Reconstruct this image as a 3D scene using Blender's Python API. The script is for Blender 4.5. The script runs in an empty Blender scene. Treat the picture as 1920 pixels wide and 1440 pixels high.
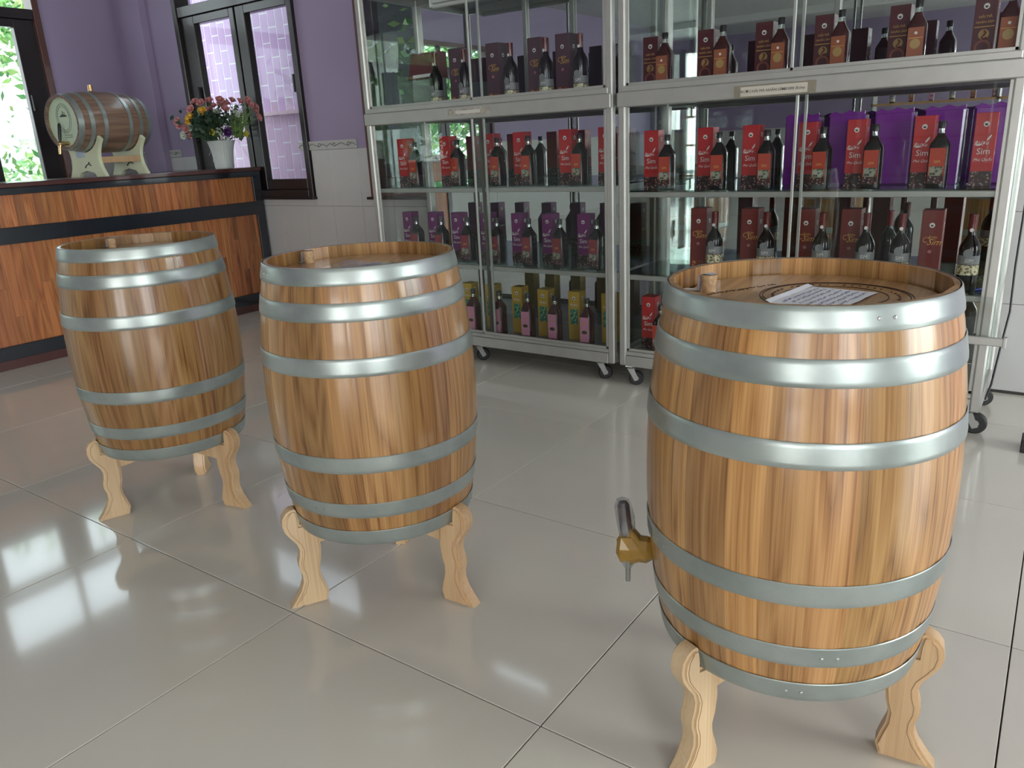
import bpy, bmesh, math, random
from mathutils import Vector, Matrix
PI = math.pi
R = math.radians
rnd = random.Random(7)
sc = bpy.context.scene
C = sc.collection

# ------------------------------------------------------------------ camera
cam_d = bpy.data.cameras.new('camera')
cam_d.sensor_width = 36.0
cam_d.lens = 27.04
cam_d.clip_start = 0.02
cam = bpy.data.objects.new('camera', cam_d)
C.objects.link(cam)
cx = Vector((0.81746526, 0.57398724, -0.04784543))
cy = Vector((-0.13522466, 0.27200273, 0.95274803))
cz = Vector((0.5598793, -0.77236854, 0.29997001))
M = Matrix((cx, cy, cz)).transposed().to_4x4()
M.translation = (0, 0, 1.188)
cam.matrix_world = M
sc.camera = cam

# ------------------------------------------------------------------ light and exposure
SKY = 3.4
w = bpy.data.worlds.new('sky')
sc.world = w
w.use_nodes = True
nt = w.node_tree
bg = nt.nodes['Background']
tc = nt.nodes.new('ShaderNodeTexCoord')
sp = nt.nodes.new('ShaderNodeSeparateXYZ')
cr = nt.nodes.new('ShaderNodeValToRGB')
cr.color_ramp.elements[0].position = 0.0
cr.color_ramp.elements[0].color = (0.86, 0.92, 0.93, 1)
cr.color_ramp.elements[1].position = 0.6
cr.color_ramp.elements[1].color = (0.78, 0.90, 1.0, 1)
nt.links.new(tc.outputs['Generated'], sp.inputs[0])
nt.links.new(sp.outputs['Z'], cr.inputs[0])
nt.links.new(cr.outputs[0], bg.inputs['Color'])
bg.inputs['Strength'].default_value = SKY
sc.view_settings.view_transform = 'Standard'
sc.view_settings.look = 'None'
sc.view_settings.gamma = 1.0
sc.view_settings.use_curve_mapping = False
sc.view_settings.exposure = 0.55


def area(name, loc, direction, sx, sy, power, col=(1, 1, 1), portal=False):
    d = bpy.data.lights.new(name, 'AREA')
    d.shape = 'RECTANGLE'
    d.size = sx
    d.size_y = sy
    d.energy = power
    d.color = col
    if portal:
        d.cycles.is_portal = True
    o = bpy.data.objects.new(name, d)
    o.location = loc
    o.rotation_euler = Vector(direction).to_track_quat('-Z', 'Y').to_euler()
    C.objects.link(o)
    return o


# area lamps added at unseen openings to boost daylight; portals only guide the sky
area('daylight_boost_door_right', (4.52, 2.45, 1.35), (-1, -0.05, -0.05), 2.5, 1.7, 95, (0.95, 1.0, 0.96))
area('daylight_boost_front_right', (4.52, -3.2, 1.5), (-1, 0.1, -0.1), 2.2, 4.0, 120, (1.0, 0.98, 0.94))
area('daylight_boost_rear', (2.3, -9.45, 1.6), (-0.2, 1, -0.05), 3.6, 2.4, 150, (1.0, 0.97, 0.93))
area('portal_window_left', (-6.99, 2.66, 1.88), (1, 0, 0), 2.0, 1.35, 1, portal=True)
area('portal_window_left_near', (-6.99, -0.7, 1.65), (1, 0, 0), 1.6, 2.1, 1, portal=True)
area('portal_window_back', (-5.27, 4.12, 1.88), (0, -1, 0), 1.4, 2.0, 1, portal=True)

# ------------------------------------------------------------------ node helpers


def newmat(name):
    m = bpy.data.materials.new(name)
    m.use_nodes = True
    return m, m.node_tree, m.node_tree.nodes['Principled BSDF']


def plain(name, col, rough=0.5, metal=0.0, coat=0.0, spec=0.5, bump=0.0, bscale=60, var=0.0, vscale=6):
    m, t, b = newmat(name)
    b.inputs['Base Color'].default_value = (*col, 1)
    b.inputs['Roughness'].default_value = rough
    b.inputs['Metallic'].default_value = metal
    b.inputs['Coat Weight'].default_value = coat
    b.inputs['Coat Roughness'].default_value = 0.06
    b.inputs['Specular IOR Level'].default_value = spec
    c = t.nodes.new('ShaderNodeTexCoord')
    if var:
        n = t.nodes.new('ShaderNodeTexNoise')
        n.inputs['Scale'].default_value = vscale
        n.inputs['Detail'].default_value = 5
        t.links.new(c.outputs['Object'], n.inputs['Vector'])
        r = t.nodes.new('ShaderNodeValToRGB')
        r.color_ramp.elements[0].position = 0.3
        r.color_ramp.elements[1].position = 0.7
        r.color_ramp.elements[0].color = tuple(x * (1 - var) for x in col) + (1,)
        r.color_ramp.elements[1].color = tuple(min(1, x * (1 + var)) for x in col) + (1,)
        t.links.new(n.outputs['Fac'], r.inputs[0])
        t.links.new(r.outputs[0], b.inputs['Base Color'])
    if bump:
        n2 = t.nodes.new('ShaderNodeTexNoise')
        n2.inputs['Scale'].default_value = bscale
        t.links.new(c.outputs['Object'], n2.inputs['Vector'])
        bm_ = t.nodes.new('ShaderNodeBump')
        bm_.inputs['Strength'].default_value = bump
        bm_.inputs['Distance'].default_value = 0.002
        t.links.new(n2.outputs['Fac'], bm_.inputs['Height'])
        t.links.new(bm_.outputs[0], b.inputs['Normal'])
    return m


def wood(name, dark, mid, light, scl=(1, 1, 1), rough=0.35, coat=0.4, ring=14.0, use_color=True, contrast=1.0, fine=230):
    """Grain runs along local z (scl picks the stretch); the object colour multiplies the tone of each board."""
    m, t, b = newmat(name)
    N = t.nodes.new
    L = t.links.new
    c = N('ShaderNodeTexCoord')
    oi = N('ShaderNodeObjectInfo')
    mul = N('ShaderNodeMath')
    mul.operation = 'MULTIPLY'
    mul.inputs[1].default_value = 37.0
    L(oi.outputs['Random'], mul.inputs[0])
    add = N('ShaderNodeVectorMath')
    add.operation = 'ADD'
    L(c.outputs['Object'], add.inputs[0])
    L(mul.outputs[0], add.inputs[1])
    mp = N('ShaderNodeMapping')
    mp.inputs['Scale'].default_value = scl
    L(add.outputs[0], mp.inputs[0])
    # slow figure: contour lines of a stretched noise give cathedral grain
    m1 = N('ShaderNodeMapping')
    m1.inputs['Scale'].default_value = (10, 10, 1.0)
    L(mp.outputs[0], m1.inputs[0])
    n1 = N('ShaderNodeTexNoise')
    n1.inputs['Scale'].default_value = 1.0
    n1.inputs['Detail'].default_value = 1.5
    L(m1.outputs[0], n1.inputs['Vector'])
    k = N('ShaderNodeMath')
    k.operation = 'MULTIPLY'
    k.inputs[1].default_value = ring
    L(n1.outputs['Fac'], k.inputs[0])
    pp = N('ShaderNodeMath')
    pp.operation = 'PINGPONG'
    pp.inputs[1].default_value = 1.0
    L(k.outputs[0], pp.inputs[0])
    # pores
    m2 = N('ShaderNodeMapping')
    m2.inputs['Scale'].default_value = (fine, fine, 2.2)
    L(mp.outputs[0], m2.inputs[0])
    n2 = N('ShaderNodeTexNoise')
    n2.inputs['Scale'].default_value = 1.0
    n2.inputs['Detail'].default_value = 4.0
    n2.inputs['Roughness'].default_value = 0.65
    L(m2.outputs[0], n2.inputs['Vector'])
    # broad tone
    m3 = N('ShaderNodeMapping')
    m3.inputs['Scale'].default_value = (9, 9, 0.9)
    L(mp.outputs[0], m3.inputs[0])
    n3 = N('ShaderNodeTexNoise')
    n3.inputs['Scale'].default_value = 1.0
    n3.inputs['Detail'].default_value = 3.0
    L(m3.outputs[0], n3.inputs['Vector'])
    a1 = N('ShaderNodeMath')
    a1.operation = 'MULTIPLY_ADD'
    a1.inputs[1].default_value = 0.30 * contrast
    L(pp.outputs[0], a1.inputs[0])
    a2 = N('ShaderNodeMath')
    a2.operation = 'MULTIPLY_ADD'
    a2.inputs[1].default_value = 1.15 * contrast
    a2.inputs[2].default_value = -0.56 * contrast + 0.10
    L(n2.outputs['Fac'], a2.inputs[0])
    a3 = N('ShaderNodeMath')
    a3.operation = 'MULTIPLY_ADD'
    a3.inputs[1].default_value = 0.50
    L(n3.outputs['Fac'], a3.inputs[0])
    L(a2.outputs[0], a3.inputs[2])
    L(a3.outputs[0], a1.inputs[2])
    r = N('ShaderNodeValToRGB')
    e = r.color_ramp.elements
    e[0].position = 0.12
    e[0].color = (*dark, 1)
    e[1].position = 0.85
    e[1].color = (*light, 1)
    x = e.new(0.45)
    x.color = (*mid, 1)
    L(a1.outputs[0], r.inputs[0])
    out = r.outputs[0]
    if use_color:
        mx = N('ShaderNodeMix')
        mx.data_type = 'RGBA'
        mx.blend_type = 'MULTIPLY'
        mx.inputs['Factor'].default_value = 1.0
        L(r.outputs[0], mx.inputs[6])
        L(oi.outputs['Color'], mx.inputs[7])
        out = mx.outputs[2]
    L(out, b.inputs['Base Color'])
    b.inputs['Roughness'].default_value = rough
    b.inputs['Coat Weight'].default_value = coat
    b.inputs['Coat Roughness'].default_value = 0.12
    bu = N('ShaderNodeBump')
    bu.inputs['Strength'].default_value = 0.12
    bu.inputs['Distance'].default_value = 0.001
    L(n2.outputs['Fac'], bu.inputs['Height'])
    L(bu.outputs[0], b.inputs['Normal'])
    return m


def glassy(name, tint=(1, 1, 1), gloss=0.09, rough=0.0, tr=1.0):
    """Thin pane: transparent straight through, mirror-like by Fresnel."""
    m = bpy.data.materials.new(name)
    m.use_nodes = True
    t = m.node_tree
    t.nodes.clear()
    o = t.nodes.new('ShaderNodeOutputMaterial')
    a = t.nodes.new('ShaderNodeBsdfTransparent')
    a.inputs[0].default_value = (*tint, 1)
    g = t.nodes.new('ShaderNodeBsdfGlossy')
    g.inputs['Color'].default_value = (0.9, 1.0, 0.97, 1)
    g.inputs['Roughness'].default_value = rough
    ge = t.nodes.new('ShaderNodeNewGeometry')
    dt = t.nodes.new('ShaderNodeVectorMath')
    dt.operation = 'DOT_PRODUCT'
    t.links.new(ge.outputs['Normal'], dt.inputs[0])
    t.links.new(ge.outputs['Incoming'], dt.inputs[1])
    ab = t.nodes.new('ShaderNodeMath')
    ab.operation = 'ABSOLUTE'
    t.links.new(dt.outputs['Value'], ab.inputs[0])
    om = t.nodes.new('ShaderNodeMath')
    om.operation = 'SUBTRACT'
    om.inputs[0].default_value = 1.0
    t.links.new(ab.outputs[0], om.inputs[1])
    po = t.nodes.new('ShaderNodeMath')
    po.operation = 'POWER'
    po.inputs[1].default_value = 5.0
    t.links.new(om.outputs[0], po.inputs[0])
    ma = t.nodes.new('ShaderNodeMath')
    ma.operation = 'MULTIPLY_ADD'
    ma.inputs[1].default_value = 1 - gloss
    ma.inputs[2].default_value = gloss
    mi = t.nodes.new('ShaderNodeMixShader')
    t.links.new(po.outputs[0], ma.inputs[0])
    t.links.new(ma.outputs[0], mi.inputs[0])
    t.links.new(a.outputs[0], mi.inputs[1])
    t.links.new(g.outputs[0], mi.inputs[2])
    t.links.new(mi.outputs[0], o.inputs[0])
    return m


def objcol(name, rough=0.6, coat=0.0, base=(1, 1, 1), var=0.06, vscale=5, spec=0.5):
    """Surface whose colour is the colour of the object that wears it."""
    m, t, b = newmat(name)
    oi = t.nodes.new('ShaderNodeObjectInfo')
    c = t.nodes.new('ShaderNodeTexCoord')
    ad = t.nodes.new('ShaderNodeVectorMath')
    ad.operation = 'ADD'
    t.links.new(c.outputs['Object'], ad.inputs[0])
    t.links.new(oi.outputs['Location'], ad.inputs[1])
    n = t.nodes.new('ShaderNodeTexNoise')
    n.inputs['Scale'].default_value = vscale
    n.inputs['Detail'].default_value = 6
    t.links.new(ad.outputs[0], n.inputs['Vector'])
    mr = t.nodes.new('ShaderNodeMapRange')
    mr.inputs['From Min'].default_value = 0.3
    mr.inputs['From Max'].default_value = 0.7
    mr.inputs['To Min'].default_value = 1 - var
    mr.inputs['To Max'].default_value = 1 + var
    t.links.new(n.outputs['Fac'], mr.inputs['Value'])
    vm = t.nodes.new('ShaderNodeVectorMath')
    vm.operation = 'SCALE'
    t.links.new(oi.outputs['Color'], vm.inputs[0])
    t.links.new(mr.outputs[0], vm.inputs['Scale'])
    t.links.new(vm.outputs[0], b.inputs['Base Color'])
    b.inputs['Roughness'].default_value = rough
    b.inputs['Coat Weight'].default_value = coat
    b.inputs['Coat Roughness'].default_value = 0.05
    b.inputs['Specular IOR Level'].default_value = spec
    return m


# ------------------------------------------------------------------ materials
OAK = wood('oak', (0.155, 0.064, 0.017), (0.355, 0.178, 0.058), (0.50, 0.285, 0.110), rough=0.34, coat=0.45, contrast=1.25, ring=18, scl=(.03, 1, 1))
OAK_IN = wood('oak_head', (0.17, 0.085, 0.033), (0.34, 0.185, 0.078), (0.46, 0.28, 0.13), scl=(1, 1, 1), rough=0.32, coat=0.5)
PINE = wood('pale_pine', (0.42, 0.27, 0.14), (0.60, 0.43, 0.25), (0.70, 0.53, 0.34), rough=0.45, coat=0.25, ring=9, contrast=0.7)
PARQ = wood('red_orange_parquet', (0.13, 0.035, 0.010), (0.38, 0.125, 0.035), (0.50, 0.20, 0.065), rough=0.35, coat=0.3, ring=16, contrast=1.2)
CASKW = wood('dark_cask_wood', (0.08, 0.042, 0.028), (0.19, 0.112, 0.075), (0.27, 0.17, 0.115), rough=0.35, coat=0.4, scl=(.03, 1, 1))
BLACKWOOD = plain('black_lacquer', (0.010, 0.013, 0.020), 0.25, coat=0.4)
REDWOOD = plain('dark_red_lacquer', (0.07, 0.018, 0.016), 0.3, coat=0.4)
FRAMEW = plain('dark_window_wood', (0.014, 0.009, 0.010), 0.28, coat=0.15, bump=0.2)
FRAMER = plain('red_brown_window_wood', (0.10, 0.035, 0.028), 0.35, coat=0.3)
TILE = objcol('polished_floor_tile', rough=0.10, coat=0.35, var=0.035, vscale=2.2)
GROUT = plain('grout', (0.045, 0.042, 0.038), 0.9)
WTILE = objcol('glazed_wall_tile', rough=0.22, coat=0.2, var=0.02, vscale=9)
BORDER = None
PURPLE = plain('purple_wall_paint', (0.34, 0.275, 0.415), 0.62, var=0.04, vscale=1.3, bump=0.15, bscale=200)
ALU = plain('brushed_aluminium', (0.44, 0.44, 0.415), 0.36, metal=0.5, var=0.05, vscale=14)
ALUD = plain('dull_aluminium', (0.30, 0.30, 0.285), 0.42, metal=0.5, var=0.06, vscale=10)
GLASS = glassy('cabinet_glass', (0.93, 0.95, 0.945), 0.022)
SHELFG = glassy('shelf_glass', (0.62, 0.72, 0.70), 0.07)
WGLASS = glassy('window_glass', (0.95, 0.97, 0.965), 0.008)
CLEARP = glassy('clear_plastic', (0.85, 0.87, 0.86), 0.09, rough=0.08)
m, t, b = newmat('mirror')
b.inputs['Base Color'].default_value = (0.66, 0.69, 0.68, 1)
b.inputs['Metallic'].default_value = 1.0
b.inputs['Roughness'].default_value = 0.01
MIRROR = m
RUBBER = plain('black_rubber', (0.012, 0.012, 0.013), 0.55)
STEEL = plain('steel', (0.45, 0.45, 0.44), 0.3, metal=0.9)
PINK = objcol('pink_wall_tile', rough=0.6, var=0.04, vscale=4)
WHITEP = plain('white_paint', (0.75, 0.76, 0.74), 0.6)
BLACK = plain('flat_black', (0.012, 0.012, 0.014), 0.45)
LEAD = plain('engraving_dark', (0.035, 0.018, 0.010), 0.8)
CORK = plain('cork', (0.52, 0.34, 0.19), 0.8, var=0.25, vscale=120, bump=0.5, bscale=150)
TAPEW = plain('whitish_tape', (0.62, 0.62, 0.64), 0.35, var=0.15, vscale=60)
TAPEB = plain('brown_packing_tape', (0.28, 0.155, 0.018), 0.35, coat=0.15, var=0.15, vscale=30)
PAPER = plain('white_paper', (0.74, 0.75, 0.80), 0.7)
INK = plain('blue_grey_ink', (0.20, 0.22, 0.33), 0.8)
BRASS = plain('brass', (0.62, 0.42, 0.20), 0.25, metal=0.9)
CREAM = plain('cream_board', (0.62, 0.66, 0.46), 0.55, var=0.04)
PALEGR = plain('pale_green_label', (0.55, 0.68, 0.50), 0.5)
# galvanised steel of the hoops, with spangle
m, t, b = newmat('galvanised_steel')
tc2 = t.nodes.new('ShaderNodeTexCoord')
n = t.nodes.new('ShaderNodeTexNoise')
n.inputs['Scale'].default_value = 9
n.inputs['Detail'].default_value = 6
t.links.new(tc2.outputs['Object'], n.inputs['Vector'])
r = t.nodes.new('ShaderNodeValToRGB')
r.color_ramp.elements[0].color = (0.28, 0.320, 0.305, 1)
r.color_ramp.elements[1].color = (0.39, 0.435, 0.415, 1)
r.color_ramp.elements[0].position = 0.35
r.color_ramp.elements[1].position = 0.65
t.links.new(n.outputs['Fac'], r.inputs[0])
t.links.new(r.outputs[0], b.inputs['Base Color'])
b.inputs['Metallic'].default_value = 0.6
b.inputs['Roughness'].default_value = 0.33
GALV = m

# print for cartons: berries at the foot of a carton, procedurally


def berries(name, dark, light, red):
    m, t, b = newmat(name)
    c = t.nodes.new('ShaderNodeTexCoord')
    v = t.nodes.new('ShaderNodeTexVoronoi')
    v.inputs['Scale'].default_value = 95
    t.links.new(c.outputs['Object'], v.inputs['Vector'])
    r = t.nodes.new('ShaderNodeValToRGB')
    e = r.color_ramp.elements
    e[0].position = 0.16
    e[0].color = (*light, 1)
    e[1].position = 0.62
    e[1].color = (*dark, 1)
    x = e.new(0.36)
    x.color = (*red, 1)
    t.links.new(v.outputs['Distance'], r.inputs[0])
    t.links.new(r.outputs[0], b.inputs['Base Color'])
    b.inputs['Roughness'].default_value = 0.4
    return m


BERRY = berries('berry_print', (0.012, 0.006, 0.008), (0.42, 0.34, 0.32), (0.10, 0.020, 0.022))
NUTS = berries('golden_fruit_print', (0.10, 0.012, 0.010), (0.75, 0.40, 0.14), (0.35, 0.09, 0.02))
DRIEDF = berries('dried_fruit_print', (0.66, 0.62, 0.42), (0.06, 0.03, 0.015), (0.22, 0.14, 0.06))
BAMBOO = berries('green_leaf_print', (0.02, 0.16, 0.14), (0.55, 0.70, 0.20), (0.12, 0.42, 0.20))
SCENERY = berries('tree_print', (0.30, 0.30, 0.24), (0.015, 0.02, 0.012), (0.06, 0.07, 0.04))
PRODUCT = {}
for nm, col, rg in (('red_card', (0.48, 0.020, 0.024), 0.30), ('purple_card', (0.175, 0.015, 0.140), 0.30),
                    ('maroon_card', (0.085, 0.012, 0.016), 0.30), ('wine_card', (0.150, 0.013, 0.012), 0.30),
                    ('dusk_card', (0.085, 0.040, 0.055), 0.35), ('yellow_card', (0.52, 0.33, 0.035), 0.35),
                    ('gold_ink', (0.60, 0.33, 0.08), 0.4), ('white_ink', (0.72, 0.68, 0.66), 0.5), ('orange_label', (0.42, 0.045, 0.022), 0.4),
                    ('rose_label', (0.26, 0.035, 0.05), 0.4), ('pink_label', (0.62, 0.26, 0.38), 0.4), ('amber_label', (0.30, 0.085, 0.035), 0.4),
                    ('cream_label', (0.66, 0.62, 0.42), 0.4), ('grey_label', (0.20, 0.20, 0.21), 0.35), ('pinkish_ink', (0.40, 0.14, 0.17), 0.5),
                    ('violet_wrap', (0.20, 0.018, 0.30), 0.12), ('blue_label', (0.06, 0.045, 0.16), 0.35)):
    PRODUCT[nm] = plain(nm, col, rg + .12, coat=0.4 if 'wrap' in nm else 0.0)
WINE = plain('dark_wine_glass', (0.005, 0.003, 0.004), 0.12, coat=0.2, spec=0.35)
WINER = plain('red_wine_glass', (0.050, 0.008, 0.008), 0.12, coat=0.3, spec=0.35)
NECK = glassy('clear_neck_glass', (0.62, 0.62, 0.60), 0.30, rough=0.05)
CAP = plain('black_bottle_cap', (0.012, 0.010, 0.012), 0.3)
CAPR = plain('dark_red_bottle_capsule', (0.11, 0.006, 0.010), 0.25, coat=0.4)

# ------------------------------------------------------------------ mesh helpers


class MB:
    def __init__(s):
        s.bm = bmesh.new()

    def box(s, x0, x1, y0, y1, z0, z1, bev=0.0):
        r = bmesh.ops.create_cube(s.bm, size=1.0)
        vs = r['verts']
        for v in vs:
            v.co = Vector((x0 + (v.co.x + .5) * (x1 - x0), y0 + (v.co.y + .5) * (y1 - y0), z0 + (v.co.z + .5) * (z1 - z0)))
        if bev:
            es = list({e for v in vs for e in v.link_edges})
            bmesh.ops.bevel(s.bm, geom=es, offset=bev, segments=1, affect='EDGES')
        return s

    def poly(s, pts, y0, y1, bev=0.0):
        """outline in xz, pushed from y0 to y1"""
        a = [s.bm.verts.new((p[0], y0, p[1])) for p in pts]
        b_ = [s.bm.verts.new((p[0], y1, p[1])) for p in pts]
        n = len(pts)
        s.bm.faces.new(a)
        s.bm.faces.new(b_[::-1])
        rim = []
        for i in range(n):
            s.bm.faces.new((a[i], b_[i], b_[(i + 1) % n], a[(i + 1) % n]))
        bmesh.ops.recalc_face_normals(s.bm, faces=s.bm.faces[:])
        if bev:
            es = [e for e in s.bm.edges if (e.verts[0] in a and e.verts[1] in a) or (e.verts[0] in b_ and e.verts[1] in b_)]
            bmesh.ops.bevel(s.bm, geom=es, offset=bev, segments=2, affect='EDGES')
        return s

    def lathe(s, prof, n=24, power=2.0, sx=1, sy=1, caps=True, c=(0, 0, 0)):
        rings = []
        for rr, z in prof:
            ring = []
            for i in range(n):
                a = 2 * PI * (i + .5) / n
                ca, sa = math.cos(a), math.sin(a)
                k = (abs(ca) ** power + abs(sa) ** power) ** (-1 / power)
                ring.append(s.bm.verts.new((c[0] + rr * ca * k * sx, c[1] + rr * sa * k * sy, c[2] + z)))
            rings.append(ring)
        for a_, b_ in zip(rings, rings[1:]):
            for i in range(n):
                s.bm.faces.new((a_[i], a_[(i + 1) % n], b_[(i + 1) % n], b_[i]))
        if caps:
            s.bm.faces.new(rings[0][::-1])
            s.bm.faces.new(rings[-1])
        return s

    def tube(s, pts, r, n=8, r2=None):
        pts = [Vector(p) for p in pts]
        rings = []
        for i, p in enumerate(pts):
            d = (pts[min(i + 1, len(pts) - 1)] - pts[max(i - 1, 0)]).normalized()
            u = d.orthogonal().normalized()
            if rings:
                u = (lastu - d * lastu.dot(d)).normalized()
            lastu = u
            v = d.cross(u)
            rr = r if r2 is None else r + (r2 - r) * i / (len(pts) - 1)
            rings.append([s.bm.verts.new(p + (u * math.cos(2 * PI * k / n) + v * math.sin(2 * PI * k / n)) * rr) for k in range(n)])
        for a_, b_ in zip(rings, rings[1:]):
            for k in range(n):
                s.bm.faces.new((a_[k], a_[(k + 1) % n], b_[(k + 1) % n], b_[k]))
        s.bm.faces.new(rings[0][::-1])
        s.bm.faces.new(rings[-1])
        return s

    def quad(s, a, b_, c, d):
        s.bm.faces.new([s.bm.verts.new(p) for p in (a, b_, c, d)])
        return s

    def mesh(s, name, mat, smooth=False):
        me = bpy.data.meshes.new(name)
        if smooth:
            for f in s.bm.faces:
                f.smooth = True
        s.bm.to_mesh(me)
        s.bm.free()
        me.materials.append(mat)
        if smooth:
            try:
                me.set_sharp_from_angle(angle=R(38))
            except Exception:
                pass
        return me


def obj(name, me, parent=None, loc=(0, 0, 0), rot=(0, 0, 0), **kw):
    o = bpy.data.objects.new(name, me)
    C.objects.link(o)
    o.parent = parent
    o.location = loc
    o.rotation_euler = rot
    for k, v in kw.items():
        if k == 'color':
            o.color = v
        else:
            o[k] = v
    return o


def thing(name, label, cat, loc=(0, 0, 0), rz=0.0, group=None):
    o = bpy.data.objects.new(name, None)
    C.objects.link(o)
    o.empty_display_size = 0.05
    o.location = loc
    o.rotation_euler = (0, 0, rz)
    o['label'] = label
    o['category'] = cat
    if group:
        o['group'] = group
    return o


def bx(x0, x1, y0, y1, z0, z1, mat, name='mesh', bev=0.0):
    return MB().box(x0, x1, y0, y1, z0, z1, bev).mesh(name, mat)


def text_mesh(s, size, mat, ext=0.0003, shear=0.0, align='CENTER', spacing=1.0):
    cu = bpy.data.curves.new('t', 'FONT')
    cu.body = s
    cu.size = size
    cu.extrude = ext
    cu.shear = shear
    cu.align_x = align
    cu.space_character = spacing
    cu.resolution_u = 2
    o = bpy.data.objects.new('t', cu)
    me = bpy.data.meshes.new_from_object(o)
    bpy.data.objects.remove(o)
    me.materials.clear()
    me.materials.append(mat)
    return me


def strokes(w_, h_, rows, mat, seed, th=0.0005, dens=1.0, z=0.0006):
    """Rows of small unreadable marks in the xy plane."""
    q = random.Random(seed)
    mb = MB()
    for i in range(rows):
        y = h_ / 2 - (i + .5) * h_ / rows
        x = -w_ / 2 + q.uniform(0, .05) * w_
        ch = h_ / rows * .5
        while x < w_ / 2 - ch:
            L_ = q.uniform(.4, 1.3) * ch
            a = q.uniform(-.5, .5)
            mb.box(x, x + L_ * .25 + th, y - ch * q.uniform(.1, .5), y + ch * q.uniform(.1, .5), 0, z)
            if q.random() < .6 * dens:
                mb.box(x, x + L_, y + ch * a - th, y + ch * a + th, 0, z)
            x += L_ + ch * q.uniform(.15, .6)
    return mb.mesh('strokes', mat)


# ------------------------------------------------------------------ room shell
XL, XR, YB, YF, ZC = -6.85, 4.5, 3.96, -9.5, 3.1
floor = obj('floor', bx(XL - .15, XR + .15, YF - .15, YB + .15, -.12, -0.006, GROUT, 'floor'), kind='structure')
T = 0.7968
tile_me = MB().box(-T / 2, T / 2, -T / 2, T / 2, -.012, 0, .0008).mesh('tile', TILE)
for i in range(-9, 3):
    for j in range(-2, 5):
        x = .031 + .4 + .8 * i
        y = .302 + .4 + .8 * j - .8 + .8
        if x - .4 > XR or y - .4 > YB or x + .4 < XL:
            continue
        x1 = min(x + T / 2, XR)
        g = rnd.uniform(.97, 1.03)
        col = (.69 * g, .655 * g, .58 * g, 1)
        if y + .4 > YB or x - .4 < XL:
            me = MB().box(max(XL, x - T / 2) - x, T / 2, -T / 2, min(T / 2, YB - y), -.012, 0, .0008).mesh('tile', TILE)
        else:
            me = tile_me
        obj('tile', me, floor, (x, y, 0), color=col)
# beyond the tiles that can be told apart the floor goes on as one polished sheet
o = obj('tile', bx(XL, XR, YF, .302 - 1.602, -.012, 0, TILE), floor, color=(.69, .655, .58, 1))
o['kind'] = 'stuff'
obj('tile', bx(.031 + 2.4, XR, .302 - 1.6, YB, -.012, 0, TILE), floor, color=(.69, .655, .58, 1), kind='stuff')

CEILM, t, b = newmat('slatted_ceiling')
c_ = t.nodes.new('ShaderNodeTexCoord')
wv = t.nodes.new('ShaderNodeTexWave')
wv.inputs['Scale'].default_value = 2.6
wv.bands_direction = 'Y'
t.links.new(c_.outputs['Object'], wv.inputs['Vector'])
rr_ = t.nodes.new('ShaderNodeValToRGB')
rr_.color_ramp.elements[0].color = (.34, .35, .35, 1)
rr_.color_ramp.elements[1].color = (.66, .67, .66, 1)
rr_.color_ramp.elements[0].position = .15
rr_.color_ramp.elements[1].position = .5
t.links.new(wv.outputs['Fac'], rr_.inputs[0])
t.links.new(rr_.outputs[0], b.inputs['Base Color'])
b.inputs['Roughness'].default_value = .5
ceiling = obj('ceiling', bx(XL - .15, XR + .15, YF - .15, YB + .15, ZC, ZC + .12, CEILM, 'ceiling'), kind='structure')
beam = MB()
for y in (-6.9,):
    beam.box(XL, XR, y - .10, y + .10, ZC - .10, ZC)
obj('trim_1', beam.mesh('beams', WHITEP), kind='structure')


def wall(name, axis, pos, a0, a1, holes, t_=0.15, mat=PURPLE):
    """Wall with rectangular openings: a along the wall, holes = (a0, a1, z0, z1)."""
    mb = MB()

    def put(p, q, z0, z1):
        if q - p < 1e-4 or z1 - z0 < 1e-4:
            return
        if axis == 'y':
            mb.box(p, q, min(pos, pos + t_), max(pos, pos + t_), z0, z1)
        else:
            mb.box(min(pos, pos + t_), max(pos, pos + t_), p, q, z0, z1)
    cur = a0
    for h in sorted(holes):
        put(cur, h[0], 0, ZC)
        put(h[0], h[1], 0, h[2])
        put(h[0], h[1], h[3], ZC)
        cur = h[1]
    put(cur, a1, 0, ZC)
    return obj(name, mb.mesh(name, mat), kind='structure')


W2 = (-5.97, -4.575, .853, 2.90)
W3 = (-3.98, -2.62, .853, 2.90)
wall_back = wall('wall_back', 'y', YB, XL - .15, XR + .15, [W2, W3])
WL1 = (1.98, 3.335, .853, 2.90)
WL2 = (-1.75, .35, .853, 2.45)
wall_left = wall('wall_left', 'x', XL, YF, YB, [WL1, WL2], -.15)
wall_right = wall('wall_right', 'x', XR, YF, YB, [(1.55, 3.35, 0, 2.6), (-5.2, -1.2, .3, 2.7)])
wall_front = wall('wall_front', 'y', YF, XL - .15, XR + .15, [(.5, 4.1, .2, 2.8)], -.15)

# corner column and pilaster
col_ = MB().box(-6.64, -6.36, YB - .07, YB, 0, ZC, .004)
obj('trim_2', col_.mesh('column', PURPLE), kind='structure')

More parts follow.
